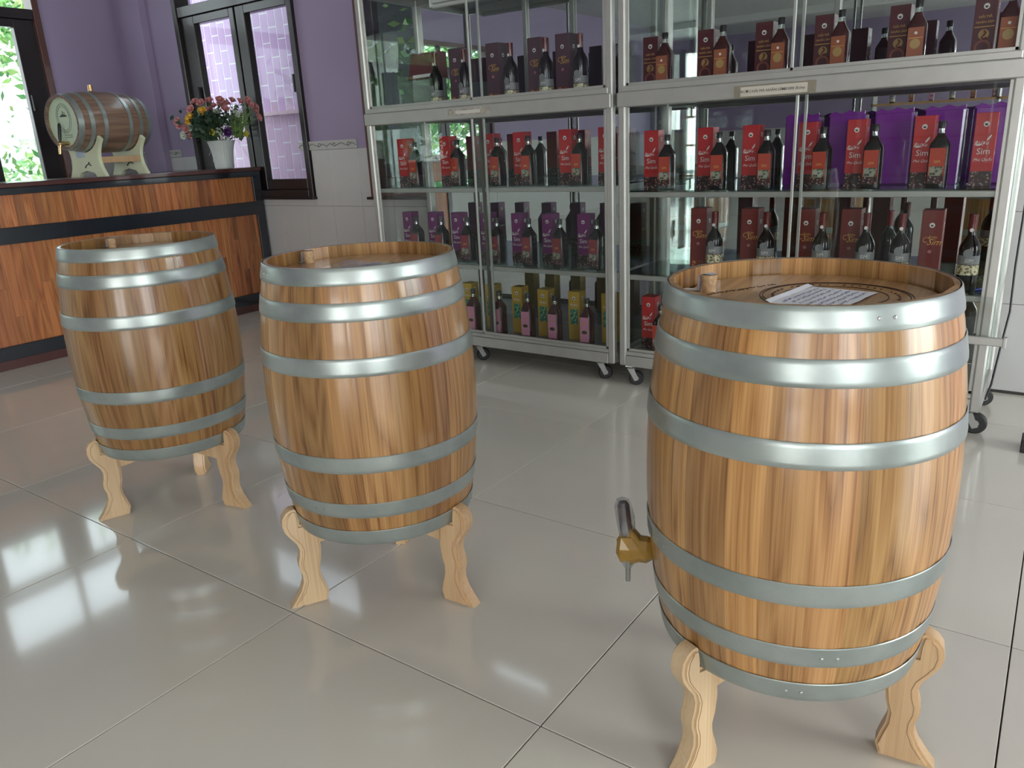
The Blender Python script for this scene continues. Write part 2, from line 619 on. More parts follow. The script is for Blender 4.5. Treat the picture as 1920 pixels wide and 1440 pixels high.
# glazed wainscot tiles on the back wall, each its own piece
tw, th_ = .30, .395
xs = []
x = -4.39
while x > XL:
    x -= tw
xs0 = x
for k, (z0, z1) in enumerate(((0.012, .405), (.407, .802), (.804, 1.197))):
    x = xs0
    while x < .9:
        a, b2 = max(x + .0008, XL), x + tw - .0008
        segs = [(a, b2)]
        for W in (W2, W3):
            if z1 > W[2] - .01:
                ns = []
                for (p, q) in segs:
                    if q <= W[0] - .01 or p >= W[1] + .01:
                        ns.append((p, q))
                    else:
                        if p < W[0] - .02:
                            ns.append((p, W[0] - .01))
                        if q > W[1] + .02:
                            ns.append((W[1] + .01, q))
                segs = ns
        for W in (W2, W3):
            if z1 > .9 and b2 > W[0] - .01 and a < W[1] + .01:
                p, q = max(a, W[0] - .009), min(b2, W[1] + .009)
                if q - p > .01:
                    obj('tile', bx(p, q, YB - .010, YB, z0, .850, WTILE, 'tile', .001), wall_back, color=(.56, .56, .55, 1))
        for (p, q) in segs:
            if q - p < .02:
                continue
            g = rnd.uniform(.985, 1.015)
            obj('tile', bx(p, q, YB - .010, YB, z0, z1, WTILE, 'tile', .001), wall_back, color=(.56 * g, .56 * g, .55 * g, 1))
        x += tw
# ornamental border above the tiles, with its moulded scroll
xx = xs0
bord = MB().box(-.149, .149, -.013, 0, 0, .060, .002).mesh('border', WTILE)
sc_m = MB()
for sgn in (-1, 1):
    pts = []
    for q in range(9):
        a = q / 8 * PI * 1.3
        rr = .017 * (1 - q / 13)
        pts.append((sgn * .075 + rr * math.cos(a), -.0135, .030 + rr * math.sin(a)))
    sc_m.tube(pts, .003, 5)
sc_m.tube([(-.149, -.0135, .022), (-.11, -.0135, .040), (-.07, -.0135, .020), (0, -.0135, .042), (.07, -.0135, .020), (.11, -.0135, .040), (.149, -.0135, .022)], .0028, 5)
scroll_m = sc_m.mesh('scroll', plain('border_relief', (.17, .17, .16), .5))
edge_m = MB().box(-.149, .149, -.016, 0, .052, .060).mesh('edge', WTILE)
while xx < .9:
    if xx > XL and not (W2[0] - .15 < xx + .15 < W2[1] + .0) and not (W3[0] - .1 < xx + .15 < W3[1] + .1):
        o = obj('border_tile', bord, wall_back, (xx + .15, YB, 1.199), color=(.50, .50, .48, 1))
        obj('scroll', scroll_m, o)
        obj('edge', edge_m, o, color=(.55, .55, .53, 1))
    xx += tw
# plain glazed wainscot on the other walls
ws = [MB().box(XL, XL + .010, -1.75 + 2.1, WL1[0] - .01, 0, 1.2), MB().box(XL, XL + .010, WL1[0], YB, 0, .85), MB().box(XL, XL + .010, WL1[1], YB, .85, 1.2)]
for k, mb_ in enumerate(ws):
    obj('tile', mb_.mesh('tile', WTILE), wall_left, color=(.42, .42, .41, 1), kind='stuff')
obj('tile', MB().box(XL, XR, YF, YF + .010, 0, .19).box(XL, .49, YF, YF + .010, .19, 1.2).mesh('tile', WTILE), wall_front, color=(.56, .56, .55, 1), kind='stuff')
obj('tile', MB().box(XL, XL + .010, YF, -1.76, 0, 1.2).box(XL, XL + .010, -1.75, .36, 0, .84).mesh('tile', WTILE), wall_left, color=(.56, .56, .55, 1), kind='stuff')
obj('baseboard_back', MB().box(XL, 1.0, YB - .014, YB, 0, .012).mesh('bb', GROUT), kind='structure')


# ------------------------------------------------------------------ windows
def window(name, ox, oy, rz, W, H, z0, sashes, transom=None, fw=.05, mat=FRAMEW, fmat=FRAMEW, paneW=WGLASS):
    """Local: x along the wall 0..W, y 0 = room face, +y outside. sashes = (x0, x1, px0, px1) with pane limits."""
    r = obj(name, MB().box(0, fw, -.03, .10, 0, H, .004).box(W - fw, W, -.03, .10, 0, H, .004).box(fw, W - fw, -.03, .10, 0, .07, .004)
            .box(fw, W - fw, -.03, .10, H - .05, H, .004).mesh(name, fmat), None, (ox, oy, z0), (0, 0, rz), kind='structure')
    top = H - .05
    if transom:
        obj('transom_bar', bx(fw, W - fw, -.02, .09, transom - .075, transom, mat, 'bar', .003), r)
        top = transom - .075
        obj('glass_pane', bx(fw, W - fw, .045, .050, transom, H - .05, paneW), r)
        obj('mullion', bx(W * .5 - .02, W * .5 + .02, .01, .08, transom, H - .05, mat, 'm', .003), r)
    for (a, b_, p, q) in sashes:
        s = obj('sash', MB().box(a, p, 0, .06, .07, top, .004).box(q, b_, 0, .06, .07, top, .004).box(p, q, 0, .06, .07, .147, .004)
                .box(p, q, 0, .06, top - .06, top, .004).mesh('sash', mat), r)
        obj('glass_pane', bx(p, q, .028, .033, .147, top - .06, paneW), s)
        obj('handle', MB().box(p - .045 if a < W * .3 else q + .01, p - .03 if a < W * .3 else q + .025, -.03, 0, .75, .87, .003).mesh('handle', BLACK), s)
    obj('sill', bx(-.02, W + .02, -.055, .12, -.0, .018, mat, 'sill', .003), r)
    return r


window('window_2', W2[0], YB, 0, W2[1] - W2[0], W2[3] - W2[2], W2[2],
       [(.05, .72, .215, .663), (.74, W2[1] - W2[0] - .045, .842, W2[1] - W2[0] - .085)], transom=1.46)
window('window_3', W3[0], YB, 0, W3[1] - W3[0], W3[3] - W3[2], W3[2], [(.05, .66, .14, .60), (.68, 1.31, .76, 1.22)], transom=1.46, fmat=FRAMER)
window('window_1', XL, WL1[0], R(90), WL1[1] - WL1[0], WL1[3] - WL1[2], WL1[2], [(.05, .66, .14, .60), (.67, 1.30, .84, 1.15)], transom=1.50, fmat=FRAMER)
window('window_4', XL, WL2[0], R(90), WL2[1] - WL2[0], WL2[3] - WL2[2], WL2[2],
       [(.05, 1.04, .13, .96), (1.06, 2.05, 1.14, 1.97)], transom=1.30, fmat=FRAMER)

# frames of the openings behind and beside the camera
for nm, pts in (('trim_3', [(4.44, 4.56, 1.50, 1.58, 0, 2.65), (4.44, 4.56, 3.32, 3.40, 0, 2.65), (4.44, 4.56, 1.5, 3.4, 2.58, 2.66)]),
                ('trim_4', [(4.44, 4.56, -5.25, -5.17, .25, 2.75), (4.44, 4.56, -1.23, -1.15, .25, 2.75), (4.44, 4.56, -5.2, -1.2, 2.66, 2.74), (4.44, 4.56, -3.23, -3.17, .3, 2.7)])):
    mb_ = MB()
    for q in pts:
        mb_.box(*q)
    obj(nm, mb_.mesh(nm, FRAMEW), kind='structure')

# ------------------------------------------------------------------ outside
GROUND = plain('pale_concrete_yard', (.45, .46, .42), .9, var=.1, vscale=.7)
obj('ground', bx(-40, 40, -40, 40, -.30, -.121, GROUND), kind='structure')
pw = obj('pink_outer_wall', bx(-8.0, -5.2, 4.90, 5.05, -.12, 3.6, plain('white_grout', (.92, .90, .92), .7)), kind='structure')
tp = MB().box(.006, .099, -.002, 0, .006, .238, .0006).mesh('tile', PINK)
for i in range(-4, 21):
    x = -7.5 + .105 * i
    off = (i % 2) * .122 + (.02 if i % 3 == 0 else 0)
    for j in range(0, 13):
        z = .55 + off + .244 * j
        if z > 3.1:
            continue
        g = rnd.uniform(.96, 1.04)
        pc = (.62 * g, .40 * g, .64 * g, 1) if z > 1.45 else (.64 * g, .43 * g, .58 * g, 1)
        obj('tile', tp, pw, (x, 4.90, z), color=pc)
obj('ledge', bx(-8.0, -5.2, 4.872, 4.90, 1.525, 1.555, plain('peach_ledge', (.70, .52, .55), .6)), pw)
pc_ = obj('pink_outer_column', bx(-3.86, -3.70, 4.50, 4.64, -.12, 3.6, plain('pink_column_paint', (.62, .34, .42), .6)), kind='structure')


def foliage(name, label, boxes, n, mats, seed, s0, s1):
    """Leafy mass: separate leaf blades in a few clumps, one object per plant."""
    q = random.Random(seed)
    root = thing(name, label, 'plant', (boxes[0][0], boxes[0][1], 0))
    ox, oy = boxes[0][0], boxes[0][1]
    for k, mt in enumerate(mats):
        mb = MB()
        for _ in range(n // len(mats)):
            bxx = q.choice(boxes)
            p = Vector((q.gauss(bxx[0], bxx[3]) - ox, q.gauss(bxx[1], bxx[4]) - oy, q.gauss(bxx[2], bxx[5])))
            p.z = max(.02, p.z)
            L_ = q.uniform(s0, s1)
            d = Vector((q.uniform(-1, 1), q.uniform(-1, 1), q.uniform(-.8, .6))).normalized()
            u = d.orthogonal().normalized()
            u.rotate(Matrix.Rotation(q.uniform(0, 6), 3, d))
            mb.quad(p, p + d * L_ * .5 + u * L_ * .22, p + d * L_, p + d * L_ * .5 - u * L_ * .22)
        o = obj('leaves', mb.mesh('leaves', mt), root)
        o['kind'] = 'stuff'
    st = MB()
    for bxx in boxes[:4]:
        st.tube([(bxx[0] - ox, bxx[1] - oy, 0), (bxx[0] - ox + q.uniform(-.1, .1), bxx[1] - oy, bxx[2] * .6), (bxx[0] - ox, bxx[1] - oy + q.uniform(-.2, .2), bxx[2])], .04, 6, .015)
    obj('stem', st.mesh('stem', plain('bark', (.10, .07, .05), .9)), root)
    return root


LF = [plain('leaf_bright', (.50, .70, .25), .5), plain('leaf_mid', (.30, .55, .20), .5), plain('leaf_deep', (.12, .30, .10), .5)]
foliage('garden_shrub', 'leafy green shrub outside the left window behind the cask', [(-9.2, 3.6, .6, .3, .5, .35), (-9.4, 4.6, .9, .3, .5, .3), (-9.4, 2.9, .5, .3, .4, .3)], 2600, LF, 3, .05, .16)
foliage('garden_tree', 'tall green tree outside the left window, leaves hanging from above', [(-10.6, 4.0, 2.9, .4, .8, .35), (-10.8, 5.4, 3.0, .4, .7, .4)], 3400, LF, 4, .06, .20)
foliage('yard_tree', 'green tree outside the left wall reflected in the cabinet mirror', [(-10.2, -5.9, 2.2, .4, .7, .5), (-10.5, -4.6, 2.2, .4, .7, .5), (-10.3, -2.2, 2.4, .4, .5, .4)], 9000, LF, 5, .09, .24)
foliage('back_shrub', 'dark leafy plant outside the window behind the left cabinet', [(-4.2, 6.9, 2.5, .45, .3, .5), (-5.2, 7.0, 2.7, .45, .3, .5)], 3400, [LF[2], LF[0], LF[1]], 6, .07, .18)
obj('back_fence', bx(-9, 2, 7.6, 7.7, -.12, 2.98, plain('dark_grey_fence', (.05, .05, .06), .7)), kind='structure')
obj('back_roof', MB().poly([(-9, 2.9), (-9, 3.0), (2, 3.0), (2, 2.9)], 4.6, 7.7).mesh('roof', plain('dark_roof_sheet', (.06, .055, .06), .7)), kind='structure')
obj('garden_wall', bx(-13.2, -13.0, -8, 12, -.12, 1.7, plain('white_yard_wall', (.72, .74, .70), .8)), kind='structure')


# ------------------------------------------------------------------ counter
ctr = thing('reception_counter', 'long black counter with red-brown parquet panels along the left wall', 'counter', (-5.17, 2.6, 0))
CY0, CY1 = -1.3, 1.335   # local y of the ends
obj('carcass', MB().box(-.60, -.020, CY0, CY1, .02, 1.068, .002).mesh('carcass', BLACKWOOD), ctr)
obj('countertop', MB().box(-.63, .012, CY0 - .02, CY1 + .01, 1.070, 1.098, .004).mesh('countertop', REDWOOD), ctr, label='dark red lacquered counter top')
for nm, (a, b_, z0, z1) in dict(a=(CY0, CY1, 1.030, 1.069), b=(CY0, CY1, .745, .842), c=(CY0, CY1, .058, .142)).items():
    obj('rail', bx(-.020, .004, a, b_, z0, z1, BLACKWOOD, 'rail', .002), ctr)
for (a, b_) in ((CY0, CY0 + .06), (CY1 - .075, CY1)):
    obj('stile', bx(-.020, .003, a, b_, .142, 1.03, BLACKWOOD, 'stile', .002), ctr)
obj('plinth', bx(-.59, -.005, CY0, CY1, 0, .058, REDWOOD, 'plinth', .002), ctr)
for nm, z0, z1 in (('upper_panel', .842, 1.030), ('lower_panel', .142, .745)):
    pn = obj(nm, bx(-.022, -.018, CY0 + .06, CY1 - .075, z0, z1, BLACKWOOD, nm), ctr)
    y = CY0 + .06
    while y < CY1 - .075 - .005:
        wd = rnd.uniform(.035, .075)
        y2 = min(y + wd, CY1 - .075)
        zs = [z0, z1] if z1 - z0 < .3 else [z0, z0 + rnd.uniform(.15, .45), z1]
        for za, zb in zip(zs, zs[1:]):
            g = rnd.choice((.68, .85, .95, 1.0, 1.05, 1.15))
            obj('plank', bx(-.018, -.012 + rnd.uniform(-.0003, .0003), y + .0003, y2 - .0003, za + .0003, zb - .0003, PARQ, 'plank', .0005), pn,
                color=(g, g * rnd.uniform(.9, 1.05), g * .95, 1))
        y = y2


# ------------------------------------------------------------------ barrels
def prof(zl, rm=.2735, re=.2375, H=.694):
    t_ = (zl - H / 2) / (H / 2)
    return rm - (rm - re) * t_ * t_


def make_barrel(label, loc, rz, seed, tones, bung, extra=None):
    q = random.Random(seed)
    H = .694
    root = thing('oak_barrel', label, 'barrel', loc, 0, 'upright oak barrels on three-legged stands')
    n = len(tones)
    ws_ = [q.uniform(.8, 1.25) for _ in range(n)]
    s_ = sum(ws_)
    ws_ = [x / s_ * 2 * PI for x in ws_]
    a = rz
    NZ = 13
    for i in range(n):
        wd = ws_[i]
        bm = bmesh.new()
        rows = []
        for k in range(NZ):
            zl = H * k / (NZ - 1)
            ro = prof(zl)
            row = []
            for j in range(5):
                aa = (j / 4 - .5) * wd
                r_ = ro - (.0011 if j in (0, 4) else 0)
                if k in (0, NZ - 1):
                    r_ -= .002
                row.append(bm.verts.new((r_ * math.cos(aa), r_ * math.sin(aa), zl)))
            for j in (4, 0):
                aa = (j / 4 - .5) * wd
                ri = ro - .020
                if k in (0, NZ - 1):
                    ri = ro - .010
                row.append(bm.verts.new((ri * math.cos(aa), ri * math.sin(aa), zl)))
            rows.append(row)
        for k in range(NZ - 1):
            for j in range(7):
                bm.faces.new((rows[k][j], rows[k][(j + 1) % 7], rows[k + 1][(j + 1) % 7], rows[k + 1][j]))
        bm.faces.new(rows[0][::-1])
        bm.faces.new(rows[-1])
        for f in bm.faces:
            f.smooth = True
        me = bpy.data.meshes.new('stave')
        bm.to_mesh(me)
        bm.free()
        me.materials.append(OAK)
        me.set_sharp_from_angle(angle=R(30))
        g = tones[i]
        obj('stave', me, root, (0, 0, 0), (0, 0, a + wd / 2), color=(g, g * q.uniform(.95, 1.02), g * q.uniform(.90, 1.02), 1))
        a += wd
    # hoops
    for (z0, z1) in ((.000, .041), (.080, .121), (.205, .247), (.447, .490), (.574, .617), (.655, .6945)):
        bm = bmesh.new()
        zs = [z0, z0 + .0015, z0 + .010, z1 - .010, z1 - .0015, z1]
        up = z1 < H / 2
        rings = []
        for k, z in enumerate(zs):
            lo = min(prof(z0), prof(z1))
            base = prof(min(max(z, 0), H)) + .0022
            if k in (0, 5):
                base -= .0012
            if k == 2:
                base += .0006
            rings.append([bm.verts.new((base * math.cos(2 * PI * i / 96), base * math.sin(2 * PI * i / 96), z)) for i in range(96)])
        zi = [z1, z0]
        for z in zi:
            base = prof(z) + .0002
            rings.append([bm.verts.new((base * math.cos(2 * PI * i / 96), base * math.sin(2 * PI * i / 96), z)) for i in range(96)])
        for k in range(len(rings)):
            A_, B_ = rings[k], rings[(k + 1) % len(rings)]
            for i in range(96):
                bm.faces.new((A_[i], A_[(i + 1) % 96], B_[(i + 1) % 96], B_[i]))
        for f in bm.faces:
            f.smooth = True
        me = bpy.data.meshes.new('hoop')
        bm.to_mesh(me)
        bm.free()
        me.materials.append(GALV)
        me.set_sharp_from_angle(angle=R(40))
        hp = obj('hoop', me, root)
        # overlap of the band with its rivets
        ja = q.uniform(0, 2 * PI)
        for s in (-1, 1):
            aa = ja + s * .05
            rr = prof((z0 + z1) / 2) + .0035
            obj('rivet', MB().lathe([(.0032, 0), (.0026, .0012), (.001, .0016)], 8).mesh('rivet', STEEL, True), hp,
                (rr * math.cos(aa) - .001 * math.cos(aa), rr * math.sin(aa) - .001 * math.sin(aa), (z0 + z1) / 2), (0, PI / 2, aa))
    # dark joint line at the edge of each hoop comes from the real step; heads made of boards
    zh = H - .032
    for zz, top in ((zh, True), (.030, False)):
        hd = obj('head', MB().lathe([(.206, -.010), (.206, -.0045)], 48).mesh('head', OAK_IN), root, (0, 0, zz), (0, 0, rz))
        if top:
            xs_ = [-.209, -.14, -.066, .004, .075, .145, .209]
            for p, q2 in zip(xs_, xs_[1:]):
                pts = []
                N = 10
                up_ = [(p + (q2 - p) * k / N) for k in range(N + 1)]
                rr = .2195
                mb = MB()
                hi = [(x_, math.sqrt(max(0, rr * rr - x_ * x_))) for x_ in up_]
                outl = hi + [(x_, -y_) for x_, y_ in reversed(hi)]
                outl = [o_ for k, o_ in enumerate(outl) if k == 0 or (Vector(o_) - Vector(outl[k - 1])).length > 1e-5]
                va = [mb.bm.verts.new((x_ + (.0004 if k <= 0 else 0), y_, 0)) for k, (x_, y_) in enumerate(outl)]
                vb = [mb.bm.verts.new((x_, y_, -.0045)) for x_, y_ in outl]
                mb.bm.faces.new(va)
                for k in range(len(va)):
                    mb.bm.faces.new((va[k], vb[k], vb[(k + 1) % len(va)], va[(k + 1) % len(va)]))
                bmesh.ops.recalc_face_normals(mb.bm, faces=mb.bm.faces[:])
                # grain along the board: local z of the texture is turned through the object itself
                for v in mb.bm.verts:
                    v.co = Vector((v.co.x, v.co.z, -v.co.y))
                g = q.uniform(.95, 1.05)
                obj('board', mb.mesh('board', OAK_IN), hd, (0, 0, 0), (PI / 2, 0, 0), color=(g, g, g, 1))
    return root


def rings_mesh(rs, mat, th=.0008):
    mb = MB()
    for r0 in rs:
        mb.tube([(r0 * math.cos(2 * PI * k / 48), r0 * math.sin(2 * PI * k / 48), 0) for k in range(49)], th, 4)
    return mb.mesh('rings', mat)


def make_stand(label, loc, azs):
    root = thing('barrel_stand', label, 'stand', loc, 0, 'three-legged pine barrel stands')
    out = [(.294, .0), (.279, .018), (.262, .044), (.252, .070), (.252, .092), (.258, .113), (.258, .130), (.252, .150), (.250, .168),
           (.256, .188), (.270, .208), (.282, .228), (.286, .248), (.283, .268), (.273, .282), (.261, .289), (.250, .290), (.2455, .284)]
    inn = [(.2430, .270), (.2415, .243), (.205, .242), (.198, .215), (.194, .165), (.198, .130), (.205, .105), (.203, .080), (.194, .050), (.188, .026), (.196, .0)]
    pts = out + inn
    leg_me = MB().poly(pts, -.021, .021, .006).mesh('leg', PINE, True)
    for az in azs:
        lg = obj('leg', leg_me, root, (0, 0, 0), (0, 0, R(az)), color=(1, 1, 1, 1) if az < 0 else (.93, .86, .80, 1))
        gm = MB()
        for side in (-.0212, .0212):
            gm.tube([(x_ - .011, side, z_) for x_, z_ in out[1:15]], .0009, 4)
        obj('groove', gm.mesh('groove', plain('groove_brown', (.33, .21, .11), .6)), lg, label='routed line along the edge of the leg')
        mb = MB()
        mb.poly([(.030, .195), (.205, .175), (.205, .2415), (.030, .2415)], -.012, .012, .002)
        obj('stretcher', mb.mesh('stretcher', PINE), root, (0, 0, 0), (0, 0, R(az)), color=(.97, .93, .88, 1))
    obj('hub', MB().lathe([(.036, .193), (.036, .2415)], 6).mesh('hub', PINE), root, (0, 0, 0), (0, 0, R(azs[0])))
    hp = obj('hinge_plate', bx(.0365, .038, -.018, .018, .200, .238, STEEL, 'plate', .0005), root, (0, 0, 0), (0, 0, R(-50)))
    obj('screw', MB().lathe([(.003, 0), (.002, .001)], 8).mesh('screw', BLACK), hp, (.0382, .009, .219), (0, PI / 2, 0))
    return root


ZB = .2425
D = [.80, 1.05, 1.10, .72, .9, 1.08, 1.18, .84, 1.0, .93, 1.12, .78]
tonesC = [.96 * (1 + 1.4 * (v - 1)) for v in [1.0, .78, .95, 1.12, .88, 1.05, 1.2, .82, .98, 1.1, .80, 1.02, 1.16, .9, 1.08, .85, 1.15, .97, 1.05, .88, 1.0, 1.12]]
tonesB = [.86 * (1 + 1.5 * (v - 1)) for v in [.95, 1.05, .85, 1.0, .92, 1.02, .98, .84, 1.05, .75, .95, .88, 1.02, 1.08, .9, .8, 1.0, 1.05, .92, .86, 1.0, .95]]
tonesA = [.84 * v for v in [.80, .86, .78, .88, .84, .74, .9, .82, .85, .66, .62, .80, .86, .9, .78, .83, .87, .8, .72, .85, .9, .82]]  # lowered tones put the shade on this barrel into its wood colour
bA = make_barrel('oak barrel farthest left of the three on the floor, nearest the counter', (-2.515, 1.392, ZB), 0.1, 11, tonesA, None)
bB = make_barrel('middle oak barrel of the three on the floor, with a clear sheet on its lid', (-1.452, 1.373, ZB), 0.5, 12, tonesB, None)
bC = make_barrel('large nearest oak barrel at right with a plastic-wrapped tap on its side', (-.358, 1.385, ZB), 0.05, 13, tonesC, None)
make_stand('pale wooden three-legged stand under the barrel nearest the counter', (-2.515, 1.392, 0), (-110, 12, 132))
make_stand('pale wooden three-legged stand under the middle barrel', (-1.452, 1.373, 0), (-120, 3, 127))
make_stand('pale wooden three-legged stand under the nearest barrel at right', (-.358, 1.385, 0), (-114, 7, 127))

ZH = .694 - .032
cork_me = MB().lathe([(.0125, 0), (.0145, .030), (.0142, .0315)], 16).mesh('bung', CORK, True)


def tape_strip(wd=.018):
    prof_ = [(-.052, .0008), (-.020, .0012), (-.0165, .030), (-.005, .0335), (.010, .0330)]
    mb = MB()
    for (p, q2) in zip(prof_, prof_[1:]):
        d = Vector((q2[0] - p[0], 0, q2[1] - p[1])).normalized()
        nn = Vector((-d.z, 0, d.x)) * .0007
        a_ = [Vector((p[0], -wd / 2, p[1])), Vector((q2[0], -wd / 2, q2[1])), Vector((q2[0], wd / 2, q2[1])), Vector((p[0], wd / 2, p[1]))]
        mb.quad(*[v + nn for v in a_])
        mb.quad(*[v - nn for v in reversed(a_)])
    return mb.mesh('tape', TAPEW)


tape_me = tape_strip()
for bb, (px, py), rz_ in ((bA, (-2.700 + 2.515, .008), .2), (bB, (-.198, .003), .3), (bC, (-.168, -.020), -.1)):
    bg_ = obj('bung', cork_me, bb, (px, py, ZH), (0, 0, rz_), label='cork bung in the barrel head')
    obj('tape', tape_me, bg_, label='strip of whitish tape holding the bung')
obj('emblem_ring', rings_mesh((.120, .086, .125), LEAD), bC, (.045, .02, ZH + .0004), label='burnt circular mark on the barrel head')
for k in range(46):
    aa = 2 * PI * k / 46
    if k == 0:
        mk = MB()
    rr = .103
    x_, y_ = rr * math.cos(aa), rr * math.sin(aa)
    s1 = rnd.uniform(.002, .005)
    if k % 7 != 6:
        mk.box(x_ - .0012, x_ + .0012, y_ - s1, y_ + s1, 0, .0005)
        mk.box(x_ - s1 * .7, x_ + s1 * .7, y_ - .0008, y_ + .0010, 0, .0005)
obj('burnt_lettering', mk.mesh('marks', LEAD), bC, (.045, .02, ZH + .0001), label='burnt lettering around the circular mark')
for k, dx in enumerate((-.118, -.148)):
    obj('burnt_lettering', strokes(.15, .012, 1, LEAD, 40 + k), bC, (dx, .03 - .06 * k, ZH + .0001), (0, 0, R(58)))
# paper sheet and plastic sheet on the lids
pp_ = thing('paper_note', 'white handwritten paper lying on the lid of the nearest barrel', 'paper', (-.322, 1.377, ZB + ZH + .0012), R(-9))
mbp = MB()
A4 = [(-.062, -.085), (.065, -.085), (.065, .085), (-.062, .085)]
N = 6
for i in range(N):
    y0, y1 = -.085 + .17 * i / N, -.085 + .17 * (i + 1) / N
    z0 = .0015 * math.sin(i * 1.1) ** 2 + (.012 if i >= N - 0 else 0)
    z1 = .0015 * math.sin((i + 1) * 1.1) ** 2
    mbp.quad((-.058, y0, z0), (.058, y0, z0), (.058, y1, z1), (-.058, y1, z1))
mbp.quad((-.058, -.085, 0), (-.058, .085, .0014), (-.069, .086, .0045), (-.068, -.084, .004))
obj('sheet', mbp.mesh('sheet', PAPER), pp_, (0, 0, 0), (0, 0, 0))
obj('handwriting', strokes(.15, .10, 7, INK, 5, z=.0004), pp_, (0.002, 0, .0018), (0, 0, R(90)), label='rows of blue-grey handwriting')
ps = thing('plastic_sheet', 'clear wrinkled plastic sheet with a note on the lid of the middle barrel', 'sheet', (-1.452, 1.375, ZB + ZH + .0008), R(12))
q = random.Random(4)
mbp = MB()
G = [[mbp.bm.verts.new((-.09 + .18 * i / 7, -.07 + .14 * j / 7, q.uniform(0, .0035))) for j in range(8)] for i in range(8)]
for i in range(7):
    for j in range(7):
        mbp.bm.faces.new((G[i][j], G[i + 1][j], G[i + 1][j + 1], G[i][j + 1]))
obj('film', mbp.mesh('film', glassy('clear_film', (.86, .87, .9), .25, rough=.15), True), ps)
obj('note', bx(-.06, .06, -.05, .05, .0, .0006, plain('lilac_paper', (.50, .47, .56), .5)), ps)
obj('handwriting', strokes(.10, .08, 5, INK, 15, z=.0003), ps, (0, 0, .0007))
# clear tape on the shoulders of the barrels
for bb, az in ((bB, -14), (bA, -7)):
    mb = MB()
    pts_ = []
    for i in range(6):
        aa = R(az) + (i / 5 - .5) * .22
        r0 = prof(.634) + .0012 + rnd.uniform(0, .0012)
        pts_.append((r0 * math.cos(aa), r0 * math.sin(aa)))
    for (p, q2) in zip(pts_, pts_[1:]):
        mb.quad((p[0], p[1], .621), (q2[0], q2[1], .621), (q2[0] * .99, q2[1] * .99, .652), (p[0] * .99, p[1] * .99, .652))
    obj('clear_tape', mb.mesh('clear_tape', glassy('tape_film', (.95, .95, .95), .09, rough=.22)), bb, label='crinkled clear tape under the top hoop')

# duller patches worn into the zinc of the fourth hoop of the near barrel
for (a0, a1) in ((R(-150), R(-140)), (R(-162), R(-157))):
    mb = MB()
    for i in range(3):
        p, q2 = a0 + (a1 - a0) * i / 3, a0 + (a1 - a0) * (i + 1) / 3
        zz0, zz1 = .207 + rnd.uniform(0, .006), .240 - rnd.uniform(0, .008)
        r0, r1 = prof(zz0) + .0034, prof(zz1) + .0030
        mb.quad((r0 * math.cos(p), r0 * math.sin(p), zz0), (r0 * math.cos(q2), r0 * math.sin(q2), zz0), (r1 * math.cos(q2), r1 * math.sin(q2), zz1), (r1 * math.cos(p), r1 * math.sin(p), zz1))
    obj('worn_patch', mb.mesh('patch', plain('dull_zinc', (.20, .225, .225), .5, metal=.3)), bC, label='dull darker patch on the steel hoop')

# tap of the near barrel, wrapped in film and brown tape
taz = R(-160)
rt = prof(.132)
tp_ = obj('tap', MB().lathe([(.014, -.01), (.014, .030), (.010, .045)], 12).mesh('tap', PINE, True), bC,
          (rt * math.cos(taz), rt * math.sin(taz), .132), (0, PI / 2, taz), label='wooden tap wrapped in brown tape and film')
# children of the tap in its local frame: local z points away from the barrel, local x points down
mb = MB()
mb.lathe([(.017, .0), (.023, .012), (.022, .030), (.027, .045), (.026, .066), (.015, .075)], 9, 3.0, 1.25, .8)
for v in mb.bm.verts:
    v.co += Vector((rnd.uniform(-.0025, .0025), rnd.uniform(-.0025, .0025), rnd.uniform(-.002, .002)))
obj('brown_tape', mb.mesh('brown_tape', TAPEB), tp_, label='crumpled brown packing tape')
mb = MB().poly([(-.050, .046), (-.018, .020), (.006, .012), (.008, .050), (-.012, .064)], -.012, .014, .002)
obj('brown_tape', mb.mesh('fold', TAPEB), tp_)
hd_ = MB().lathe([(.010, 0), (.013, .020), (.0125, .070), (.009, .078)], 10)
obj('handle', hd_.mesh('handle', plain('dark_wrapped_handle', (.06, .035, .045), .5, coat=.2, var=.5, vscale=90), True), tp_, (-.026, 0, .054), (0, R(-84), 0), label='dark handle under clear film')
mb = MB().lathe([(.014, -.004), (.0165, .010), (.018, .040), (.0165, .072), (.012, .084)], 8)
for v in mb.bm.verts:
    v.co += Vector((rnd.uniform(-.003, .003), rnd.uniform(-.003, .003), 0))
obj('film', mb.mesh('film', glassy('wrap_film', (.84, .83, .85), .14, rough=.3)), tp_, (-.026, 0, .054), (0, R(-84), 0))
obj('spout', MB().lathe([(.006, 0), (.005, .055), (.0048, .056)], 10).mesh('spout', plain('grey_plug', (.26, .26, .25), .35, metal=.4), True), tp_, (.022, 0, .052), (0, R(90), 0))
mb = MB().lathe([(.016, 0), (.014, .014), (.008, .026)], 8)
obj('film', mb.mesh('film', glassy('wrap_film2', (.80, .80, .82), .35, rough=.12)), tp_, (.020, 0, .052), (0, R(90), 0))


